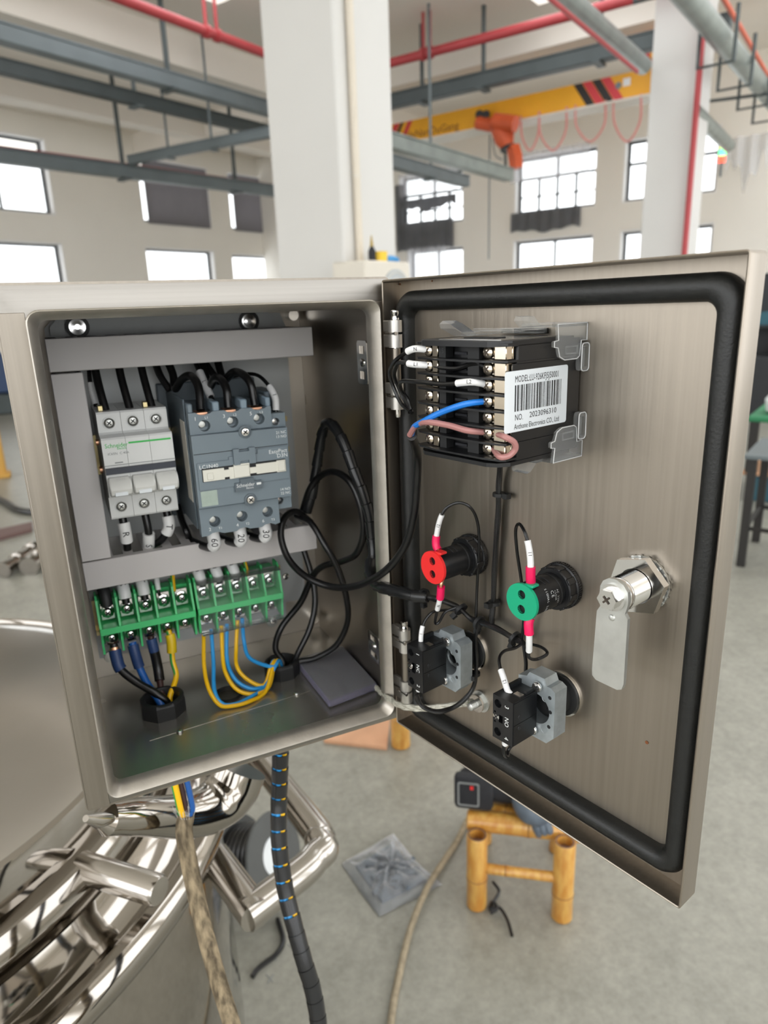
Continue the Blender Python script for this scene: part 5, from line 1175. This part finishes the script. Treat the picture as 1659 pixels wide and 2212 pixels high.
# contactor upper leads: arches from the duct to the terminals
arch = [([(116, 158, 312), (120, 150, 296), (119, 140, 284), (123, 128, 292), (128, 112, 296), (131, 100, 288), (129.5, 92, 270)], 'left of the three arches'),
        ([(146, 160, 312), (147, 150, 296), (147, 135, 284), (148.5, 118, 292), (151, 104, 292), (152.5, 95, 284), (152, 92, 270)], 'middle of the three arches'),
        ([(161, 160, 308), (161, 150, 296), (160, 135, 288), (164, 116, 296), (169, 104, 295), (173, 95, 287), (174, 92, 270)], 'right of the three arches')]
for P, c_ in arch: wire('power_lead', 'thick black lead arching into the contactor top, %s' % c_, [B(*p) for p in P], .0034, wire_b, 'wire', None, 10)
wire('power_lead', 'black lead dropping behind the left arch to the contactor', [B(108, 165, 312), B(110, 158, 296), B(116, 150, 282)], .0032, wire_b)
wire('marked_lead', 'black lead with white sleeve leaning between the contactor arches', [B(140, 165, 314), B(141, 150, 302), B(143, 135, 288), B(146, 120, 272)], .0022, wire_b, sleeves=(WS(.45, .9, 1.5, 'L'),))
wire('power_lead', 'black lead crossing behind the middle contactor arch', [B(148, 168, 315), B(152, 160, 300), B(160, 150, 285)], .0032, wire_b)
wire('marked_lead', 'thin black lead looping to the white sleeve at the contactor coil', [B(150, 150, 284), B(172, 140, 291), B(186, 125, 292), B(192, 110, 284), B(193.5, 97, 274), B(192, 93, 262)], .0016, wire_b, sleeves=(WS(.72, .98, 2.0, '1'),))
for i, (x, tx, c_) in enumerate(((128.8, '60', 'left'), (151.8, '20', 'middle'), (174, '30', 'right'))):
    z_ = 166
    wire('marked_lead', 'thick black lead with white sleeve under the contactor, %s one' % c_, [B(x, 96, z_+4), B(x, 94, z_-4), B(x+.5, 94, z_-11), B(x-3, 104, z_-16), B(x-10, 130, z_-18), B(x-12, 150, z_-20)], .0036, wire_b, 'wire', None, 10, sleeves=(WS(.04, .26, 1.5, tx),))
wire('coil_lead', 'black lead running past the contactor bottom left corner', [B(112, 160, 176), B(112, 145, 166), B(114, 135, 156), B(118, 150, 140)], .003, wire_b)
wire('coil_lead', 'thin black lead from the coil terminal into the duct', [B(186, 95, 180), B(187, 100, 168), B(178, 120, 162), B(170, 140, 150)], .0015, wire_b)
# upper leads of the left green block
x0 = 30.6
for k, (tx, m_) in enumerate((('R', 0), ('S', 1), ('T', 0))):
    x = x0+16.25*(k+.5); P = [B(x-1, 165, 126), B(x-1, 156, 118), B(x, 148, 107), B(x, 146, 97)]
    sl = (((.15, .45, 1.5, white_s, tx), (.45, .95, 1.55, black_m, None, 'heat_shrink')) if k == 0 else (WS(.2, .86, 1.6, tx),))
    wire('marked_lead', 'black lead with white sleeve above the left green block, %s terminal' % ('first', 'second', 'third')[k], P, .0034, wire_b, 'wire', None, 10, sleeves=sl)
x = x0+16.25*3.5
wire('marked_lead', 'thin black lead with small white sleeve at the fourth green terminal', [B(x-3, 165, 128), B(x-3, 156, 118), B(x-3.5, 148, 104), B(x-3, 147, 98)], .0014, wire_b, sleeves=((.45, .85, 1.7, white_s, None),))
def two_tone(name, label, P, r, cat='wire', sl=()):
    pts = smooth(P, 8); t = thing(name, label, cat, pts[0])
    link('insulation', G().tube(pts, r, 10), yellow_w, t)
    off = [p+Vector((-.45, -.62, 0))*r*.62 for p in pts]; link('green_stripe', G().tube(off, r*.62, 8), green_w, t)
    for a in sl: sleeve(along(pts, a[0], a[1]), r*a[2], a[3], t, None, a[4])
    return t
two_tone('earth_lead', 'yellow and green lead entering the fifth terminal from the duct', [B(x0+16.25*4.2, 165, 126), B(x0+16.25*4.2, 156, 114), B(x0+16.25*4.1, 147, 99)], .0022)
two_tone('earth_lead', 'yellow and green lead rising above the right green block', [B(115.8+16.1*3.2, 168, 130), B(115.8+16.1*3.2, 158, 116), B(115.8+16.1*3.25, 150, 100)], .0020)
for k, tx in enumerate(('10', '20', '30')):
    x = 115.8+16.1*(k+.5); P = [B(x-5, 166, 128), B(x-4, 155, 121), B(x-2, 147, 110), B(x, 146, 99)]
    wire('marked_lead', 'white sleeved lead above the right green block, %s' % ('leftmost', 'middle', 'rightmost')[k], P, .0034, wire_b, 'wire', None, 10, sleeves=(WS(.22, .85, 1.5, tx),))
# lower leads of the left green block into the front gland
gx, gy, _ = GL[0][0], GL[0][1], 0
xk = lambda k: x0+16.25*(k+.5)
wire('supply_lead', 'black supply lead with navy crimp from the first green terminal', [B(xk(0)+.5, 143, 62), B(xk(0)+1, 138, 50), B(xk(0)+3, 134, 40), B(xk(0)+14, 126, 28), B(xk(0)+28, 116, 18), B(gx+4, 112, 8), B(gx+6, 111, -6)], .0036, wire_b, 'wire', None, 10,
     sleeves=((.06, .27, 1.5, blue_c, None, 'crimp_sleeve'), (.035, .065, 1.2, copper, None, 'bare_strands')))
wire('supply_lead', 'blue supply lead with navy crimp from the second green terminal', [B(xk(1), 143, 60), B(xk(1)+1, 140, 48), B(xk(1)+3, 138, 34), B(xk(1)+7, 128, 22), B(gx-2, 112, 10), B(gx+2, 106, -6)], .0034, blue_d, 'wire', None, 10,
     sleeves=((.03, .30, 1.45, blue_c, None, 'crimp_sleeve'),))
wire('supply_lead', 'brown supply lead taped black below a navy crimp at the third terminal', [B(xk(2), 143, 62), B(xk(2)+1, 141, 50), B(xk(2)+2, 140, 36), B(xk(2)+2, 136, 24), B(gx+1, 120, 8), B(gx, 112, -6)], .0030, brown_w, 'wire', None, 10,
     sleeves=((.03, .19, 1.6, blue_c, None, 'crimp_sleeve'), (.18, .56, 1.55, wire_b, None, 'black_tape')))
two_tone('earth_lead', 'yellow and green earth lead with yellow crimp dropping into the front gland', [B(xk(3), 143, 64), B(xk(3)+1, 140, 54), B(xk(3)-.5, 137, 36), B(xk(3), 130, 22), B(gx+7, 116, 10), B(gx+6, 112, -6)], .0026, sl=((.05, .26, 1.75, yellow_c, 'crimp_sleeve'),))
# yellow and blue pairs of the right green block
E2 = [((440, 1372), [(441, 1440), (452, 1490), (475, 1523), (505, 1541), (540, 1535), (575, 1510), (600, 1472), (612, 1450)], yellow_w, 'yellow wire looping lowest from the right green block'),
      ((456, 1360), [(461, 1430), (463, 1490), (480, 1520), (510, 1530), (545, 1515), (572, 1485), (585, 1455)], blue_w, 'blue wire looping lowest from the right green block'),
      ((478, 1352), [(481, 1420), (488, 1455), (510, 1488), (545, 1505), (580, 1496), (600, 1468), (603, 1448)], yellow_w, 'yellow wire of the middle pair at the right green block'),
      ((490, 1348), [(490, 1420), (500, 1455), (520, 1478), (550, 1488), (578, 1475), (590, 1440)], blue_w, 'blue wire of the middle pair at the right green block'),
      ((513, 1340), [(510, 1400), (512, 1440), (535, 1468), (570, 1480), (600, 1472), (617, 1450), (622, 1428)], yellow_w, 'yellow wire of the right pair at the green block'),
      ((523, 1335), [(527, 1385), (540, 1422), (565, 1448), (595, 1462), (625, 1458), (632, 1442), (618, 1432), (606, 1442)], blue_w, 'blue wire of the right pair at the green block')]
for (sx_, sy_), pts, m_, lb in E2:
    n = len(pts); P = [bp(sx_, sy_, .142)]+[bp(px, py, .139-.056*min(1, max(0, (py-1385)/150))) for px, py in pts]
    P[0] = bp(sx_, sy_-14, .144) if False else P[0]
    P = [p if p.z > Z0+.0048 else Vector((p.x, p.y, Z0+.0048)) for p in P]
    gxy = B(GL[1][0], GL[1][1], 0); jx, jy = random.uniform(-3, 3), random.uniform(-2, 3)
    P = [p for p in P if math.hypot(p.x-gxy.x, p.y-gxy.y) > .0235]
    P += [B(GL[1][0]-11+jx, GL[1][1]-12+jy, 20), B(GL[1][0]-4+jx, GL[1][1]-4+jy, 19), B(GL[1][0]+jx*.6, GL[1][1]+jy*.6, -5)]
    tag(link('signal_wire', G().tube(smooth(P, 8), .0019, 9), m_), lb, 'wire')
# black cables coiled at the right of the cabinet
CB = [('black cable swinging from the duct past the hinges and up to the meter', .0030,
       [bp(672, 1128, .12), bp(640, 1105, .11), bp(614, 1120, .10), bp(607, 1160, .09), bp(625, 1210, .075), bp(665, 1248, .055), bp(720, 1268, .035), bp(775, 1264, .01), bp(830, 1235, -.02), dp(872, 1185, -.030), dp(893, 1120, -.030), dp(900, 1050, -.032), dp(902, 990, -.036), dp(897, 960, -.050), dp(889, 942, -.066)]),
      ('black cable looping tall beside the right wall of the cabinet', .0032,
       [bp(652, 1110, .13), bp(668, 1060, .12), bp(690, 1030, .11), bp(720, 1019, .09), bp(755, 1040, .07), bp(778, 1090, .06), bp(785, 1150, .06), bp(770, 1195, .07), bp(740, 1212, .09), bp(700, 1222, .11), bp(675, 1245, .13), bp(650, 1300, .145), bp(608, 1355, .15), bp(595, 1400, .14), bp(612, 1432, .128), B(184, 124, -4)]),
      ('black cable falling from the duct end straight into the rear gland', .0029,
       [bp(640, 1112, .12), bp(670, 1128, .10), bp(700, 1175, .085), bp(728, 1225, .08), bp(748, 1290, .08), bp(750, 1345, .09), bp(725, 1395, .10), bp(680, 1422, .11), bp(640, 1432, .118), B(190, 118, -4)]),
      ('black cable hanging behind the duct end into the rear gland', .0029,
       [bp(655, 1185, .14), bp(668, 1225, .135), bp(678, 1265, .13), bp(680, 1310, .125), bp(668, 1360, .12), bp(645, 1408, .118), bp(630, 1440, .12), B(188, 121, -6)])]
for lb, r_, P in CB: tag(link('black_cable', G().tube(smooth(P, 8), r_, 10), wire_b), lb, 'cable')
# spiral wrapped loom: up the right wall, over to the door
def spiral(name, label, P, r, turns, gapk=.08, core=None, n=10, rs=None):
    pts = smooth(P, n); t = thing(name, label, 'cable', pts[0])
    if core is None: link('inner_wire', G().tube(pts, r*.86, 8), wire_b, t)
    for k in range(turns):
        a = along(pts, k/turns, (k+1-gapk)/turns, 5)
        link('wrap_turn', G().tube(a, [r*(1.10-.17*i/5) for i in range(6)], 14), loom, t)
    return t, pts
spiral('spiral_wrapped_loom', 'black spiral wrapped loom arching up the right wall inside the cabinet', [bp(662, 1105, .125), bp(676, 1060, .12), bp(688, 980, .115), bp(697, 930, .105), bp(710, 914, .09), bp(728, 930, .075), bp(748, 970, .062), bp(766, 1020, .052), bp(782, 1060, .046), bp(797, 1110, .042), bp(803, 1160, .040), bp(806, 1200, .036), bp(801, 1240, .028)], .0046, 16, .05)
spiral('spiral_wrapped_loom', 'black spiral wrapped loom crossing from the cabinet to the door at hinge height', [bp(800, 1212, .034), bp(799, 1235, .026), bp(808, 1258, .012), bp(828, 1270, -.012), dp(862, 1278, -.028), dp(895, 1287, -.026), dp(925, 1290, -.022)], .0047, 8, .05)
# bundles on the door
def bundle(label, P, r, k=3, n=8, spread=1.0):
    pts = smooth(P, n); t = thing('wire_bundle', label, 'wire bundle', pts[0])
    for j in range(k):
        b = j*2*math.pi/k+.5; o = [(DX*math.cos(b)*.8+ZD*math.sin(b)*.5-DN*math.sin(b+.8)*.6)*r*spread]
        q = [p+o[0]*(1+.25*math.sin(i*.7+j)) for i, p in enumerate(pts)]
        link('insulation', G().tube(q, r, 8), wire_b, t)
    return t, pts
bd1, p1 = bundle('bundle of thin black wires running down the door from the meter', [dp(1082, 985, -.008), dp(1078, 1040, -.0055), dp(1076, 1110, -.005), dp(1070, 1200, -.005), dp(1066, 1290, -.0055), dp(1062, 1345, -.007)], .0014, 4)
bd2, p2 = bundle('bundle of black wires sloping across the door between the two lamps', [dp(918, 1288, -.022), dp(950, 1296, -.014), dp(990, 1312, -.009), dp(1020, 1338, -.008), dp(1062, 1352, -.008), dp(1105, 1376, -.008), dp(1130, 1388, -.009)], .0017, 5, spread=1.25)
bd3, p3 = bundle('pair of black wires dropping behind the NC block and looping under it', [dp(1035, 1340, -.009), dp(1027, 1380, -.008), dp(1029, 1440, -.008), dp(1020, 1490, -.012), dp(985, 1525, -.022), dp(945, 1537, -.036), dp(912, 1525, -.042), dp(900, 1500, -.044)], .0014, 2)
def ctie(label, p, ax, r, hd):
    ax = Vector(ax).normalized(); t = thing('cable_tie', label, 'cable tie', p)
    link('band', G().lathe([(r, -.0012), (r+.0009, -.0012), (r+.0009, .0012), (r, .0012)], p, ax, 18), black_m, t)
    hd = Vector(hd).normalized(); hd = (hd-ax*hd.dot(ax)).normalized(); w_ = ax.cross(hd); q = p+hd*(r+.001)
    F = Matrix([[hd[i], ax[i], w_[i], q[i]] for i in range(3)]+[[0, 0, 0, 1]])
    g = G(); g.prism(rect(0, .0042, -.0021, .0021), -.0018, .0018, F, [rect(.0010, .0032, -.0011, .0011)]); link('tie_head', g, black_m, t, sm=False)
    return t
TI = [('upper cable tie on the vertical wire bundle below the meter', (1078, 1068), (0, 0, 1), .0034, DX), ('lower cable tie on the vertical wire bundle', (1068, 1302), (0, 0, 1), .0034, -DN),
      ('cable tie where the spiral loom ends on the door', (915, 1286), DX, .0046, -ZD), ('cable tie under the red lamp on the sloping bundle', (996, 1316), DX-ZD*.6, .0044, -DN*.8-ZD), ('cable tie at the middle of the sloping bundle', (1035, 1345), DX-ZD*.25, .0044, -ZD),
      ('cable tie at the right end of the sloping bundle', (1112, 1378), DX-ZD*.4, .0042, -ZD-DX*.4), ('cable tie on the wires right of the NC block', (1026, 1455), (0, 0, 1), .003, DX*.5-DN)]
for lb, (px, py), ax, r_, hd in TI:
    y_ = -.005 if px > 1060 and py < 1310 else (-.022 if px == 915 else -.008)
    ctie(lb, dp(px, py, y_), ax, r_, hd)
# lamp leads with crimps and sleeves
def lead(label, P, sl, r=.00105): return wire('lamp_lead', label, P, r, wire_b, 'wire', None, 8, 8, sleeves=sl)
lead('black lead arching from the top of the red lamp with white sleeve', [cr_+ZD*.0095+DX*.002+DN*.004, dp(942, 1178, -.034), dp(944, 1150, -.033), dp(952, 1118, -.032), dp(965, 1097, -.030), dp(992, 1086, -.026), dp(1018, 1098, -.020), dp(1032, 1130, -.013), dp(1035, 1180, -.010), dp(1031, 1260, -.006), dp(1028, 1335, -.007)],
     ((0, 4, 1.1, copper, None, 'bare_strands'), (3, 13.5, 2.7, pink, None, 'crimp_sleeve'), (13.5, 30, 1.8, white_s, '12', 'marker_sleeve')))
lead('black lead below the red lamp with white sleeve marked N', [cr_-ZD*.0095+DX*.003+DN*.004, dp(953, 1262, -.036), dp(951, 1290, -.034), dp(944, 1320, -.031), dp(940, 1345, -.029), dp(948, 1344, -.026), dp(962, 1322, -.019), dp(985, 1312, -.012)],
     ((0, 7, 1.4, copper, None, 'bare_strands'), (6, 17, 2.7, pink, None, 'crimp_sleeve'), (17, 30, 1.8, white_s, 'N', 'marker_sleeve')))
lead('black printed lead looping above the green lamp with white sleeve 11', [cg_+ZD*.0095+DX*.002+DN*.004, dp(1146, 1240, -.036), dp(1146, 1212, -.036), dp(1142, 1180, -.035), dp(1134, 1150, -.034), dp(1122, 1132, -.030), dp(1114, 1145, -.026), dp(1117, 1190, -.022), dp(1128, 1270, -.014), dp(1131, 1340, -.010), dp(1126, 1388, -.008)],
     ((0, 4, 1.1, copper, None, 'bare_strands'), (3, 13.5, 2.85, pink, None, 'crimp_sleeve'), (13.5, 29.5, 1.95, white_s, '11', 'marker_sleeve', -1)))
lead('black lead below the green lamp with blank white sleeve', [cg_-ZD*.0095+DX*.003+DN*.004, dp(1142, 1345, -.036), dp(1143, 1370, -.036), dp(1143, 1400, -.034), dp(1143, 1420, -.030), dp(1160, 1424, -.022), dp(1182, 1412, -.016), dp(1170, 1398, -.012), dp(1140, 1390, -.009)],
     ((0, 4, 1.0, copper, None, 'bare_strands'), (2, 12.5, 2.85, pink, None, 'crimp_sleeve'), (12.5, 26.5, 1.95, white_s, None, 'marker_sleeve')))
# contact block leads
lead('black lead with white sleeve into the top of the NC block', [D(q1[0]+5, -40, q1[3]-2), dp(909, 1385, -.040), dp(911, 1362, -.038), dp(918, 1340, -.034), dp(935, 1322, -.028), dp(960, 1318, -.018), dp(985, 1318, -.011)], ((2, 13.5, 1.7, white_s, '1', 'marker_sleeve'),))
wire('lamp_lead', 'white sleeve and lead under the NC block', [D(q1[0]+5, -42, q1[2]+1), dp(902, 1498, -.042), dp(900, 1512, -.040), dp(915, 1530, -.036)], .00125, wire_b, 'wire', None, sleeves=((1, 8, 1.6, white_s, '2', 'marker_sleeve'),))
lead('black lead with white sleeve marked 12 into the top of the NO block', [D(q2[0]+9, -40, q2[3]-2), dp(1098, 1495, -.041), dp(1088, 1465, -.040), dp(1080, 1440, -.037), dp(1079, 1420, -.033), dp(1090, 1406, -.026), dp(1112, 1400, -.016), dp(1128, 1390, -.010)], ((0, 2, 1., copper, None, 'bare_strands'), (2.5, 19.5, 1.95, white_s, '12', 'marker_sleeve'),))
wire('lamp_lead', 'white sleeve and lead under the NO block', [D(q2[0]+10, -42, q2[2]+1), dp(1090, 1608, -.042), dp(1089, 1628, -.040), dp(1096, 1634, -.034), dp(1104, 1612, -.028), D(q2[0]+15, -24, 76)], .00125, wire_b, 'wire', None, sleeves=((1, 11, 1.7, white_s, '1', 'marker_sleeve'),))
wire('lamp_lead', 'black lead dropping from the bundle behind the NO block', [dp(1130, 1386, -.009), dp(1136, 1430, -.008), dp(1137, 1470, -.010), D(152, -14, 112)], .0013, wire_b)
# meter leads
def mterm(k, left): return DM @ Vector((103.2 if left else 147.4, -60.5, rows[k]))
wire('meter_lead', 'black lead with white sleeve marked N at the meter top left', [mterm(0, 1), dp(893, 754, -.066), dp(862, 772, -.066), dp(850, 785, -.062), dp(842, 805, -.056), dp(850, 835, -.052), dp(866, 870, -.052), dp(885, 890, -.055)], .0013, wire_b, sleeves=((2.5, 17.5, 1.6, white_s, 'N', 'marker_sleeve'),))
wire('meter_lead', 'black lead with white sleeve marked L1 at the meter second row', [mterm(1, 1), dp(895, 787, -.067), dp(864, 783, -.066), dp(856, 792, -.062), dp(852, 812, -.057), dp(862, 840, -.053), dp(876, 868, -.052), dp(890, 892, -.055)], .0013, wire_b, sleeves=((2.5, 16.5, 1.6, white_s, 'L1', 'marker_sleeve', -1),))
wire('meter_lead', 'black lead with white sleeve marked L2 across the meter terminals', [mterm(2, 0), dp(1020, 825, -.068), dp(960, 830, -.070), dp(905, 825, -.070), dp(868, 824, -.066), dp(866, 840, -.060), dp(880, 862, -.055), dp(888, 885, -.055)], .0013, wire_b, sleeves=((2, 20, 1.55, white_s, 'L2', 'marker_sleeve', -1),))
wire('meter_jumper', 'short black jumper wire across the second meter row', [mterm(1, 1)+DX*.005, dp(940, 792, -.062), dp(985, 796, -.062), dp(1025, 786, -.062), mterm(1, 0)], .0015, wire_b)
tag(link('meter_lead', G().tube(smooth([mterm(3, 0), dp(1005, 873, -.069), dp(955, 890, -.071), dp(915, 910, -.072), dp(895, 922, -.069), dp(889, 938, -.066)], 8), .0018, 9), blue_m), 'bright blue lead crossing the meter terminals', 'wire')
tag(link('meter_lead', G().tube(smooth([mterm(5, 0), dp(1010, 930, -.069), dp(970, 919, -.071), dp(925, 912, -.073), dp(900, 918, -.070), dp(885, 940, -.067)], 8), .0018, 9), pinkb), 'pinkish brown lead crossing the lower meter terminals', 'wire')
tag(link('meter_jumper', G().tube(smooth([mterm(5, 0)+DX*.006, dp(1090, 944, -.066), dp(1110, 955, -.062), dp(1113, 970, -.060), dp(1100, 984, -.062), dp(1080, 987, -.066), mterm(6, 0)+DX*.004], 8), .0017, 9), pinkb), 'pinkish brown jumper looping out at the meter lower right corner', 'wire')
# earth braid
P = smooth([bp(812, 1486, .012), bp(835, 1505, -.010), bp(865, 1524, -.030), dp(905, 1530, -.026), dp(955, 1527, -.014), dp(1000, 1520, -.007), dp(1018, 1518, -.0065)], 8)
t = thing('earth_braid', 'flat silver braided earth strap from the cabinet corner to the door stud', 'strap', P[0])
for k in range(4):
    o = ZD*(.0011*(k-1.5)); link('strand', G().tube([p+o+DN*.0006*math.sin(i*1.3+k*2) for i, p in enumerate(P)], .00125, 7), braid, t)
link('cable_lug', G().tube([P[-3], P[-1]+DX*.002], [.0022, .0028], 10), chrome, t)
# spiral wrapped cable under the cabinet, with blue and yellow cores
P = [B(186, 121, -1), bp(604, 1690, .121), bp(602, 1760, .115), bp(604, 1830, .105), bp(616, 1920, .09), bp(636, 2000, .072), bp(658, 2080, .055), bp(676, 2140, .045), bp(690, 2230, .03), bp(700, 2400, 0)]
pts = smooth(P, 10); t = thing('spiral_wrapped_cable', 'black spiral wrapped cable with blue and yellow cores hanging under the cabinet', 'cable', pts[0])
NTu = 26
for k in range(NTu):
    gp = .13 if k < 15 else .02
    a = along(pts, k/NTu, (k+1-gp)/NTu, 5); link('wrap_turn', G().tube(a, [.0088*(1.0-.05*i/5) for i in range(6)], 18), loom, t)
rt = (AR*1.0); rt = Vector((AR[0], AR[1], 0)).normalized(); fw = Vector((AF[0], AF[1], 0)).normalized()
for o, m_ in ((rt*-.0042-fw*.0022, blue_w), (rt*-.0004-fw*.0046, blue_w), (rt*.0040-fw*.0026, yellow_w), (rt*.0-fw*-.003, wire_b)): link('inner_wire', G().tube([p+o for p in along(pts, 0, .62, 60)], .0029, 8), m_, t)
# grimy sheathed supply cable under the cabinet
gl = B(GL[0][0], GL[0][1], 0)
P = [bp(398, 1738, .100), bp(402, 1760, .098), bp(398, 1800, .095), bp(412, 1880, .088), bp(432, 1970, .075), bp(455, 2060, .06), bp(478, 2140, .05), bp(505, 2230, .035), bp(540, 2400, .01)]
pts = smooth(P[1:], 8); t = thing('supply_cable', 'grimy beige braided supply cable with frayed end under the cabinet', 'cable', pts[0])
link('braided_sheath', G().tube(pts, [.0075]+[.0079]*(len(pts)-1), 16), sheath, t)
for o, m_, nm in ((Vector((-.0035, -.003, 0)), yellow_w, 'yellow_core'), (Vector((-.0052, -.001, 0)), green_w, 'green_core'), (Vector((0, -.002, 0)), brown_w, 'brown_core'), (Vector((.0045, -.002, 0)), blue_d, 'blue_core')):
    link(nm, G().tube(smooth([pts[1]+o*.7, pts[0]+o+ZD*.004, pts[0]+o*1.3+ZD*.016, gl+o*1.2+ZD*.004], 5), .0026 if nm != 'green_core' else .0016, 8), m_, t)
g = G(); rg = random.Random(5)
for k in range(46):
    a = rg.random()*6.28; b = pts[0]+Vector((math.cos(a), math.sin(a), 0))*.0072
    if rg.random() < .5: b = pts[0]+Vector((.003*rg.random()-.001, -.004, 0))
    g.tube([b-ZD*.001, b+Vector((math.cos(a)*.002, math.sin(a)*.002, .004+.006*rg.random())), b+Vector((math.cos(a)*.005*rg.random(), -.003*rg.random(), .006+.009*rg.random()))], .00018, 3, caps=False)
o = link('frayed_strands', g, white_p, t, sm=False); o['kind'] = 'stuff'
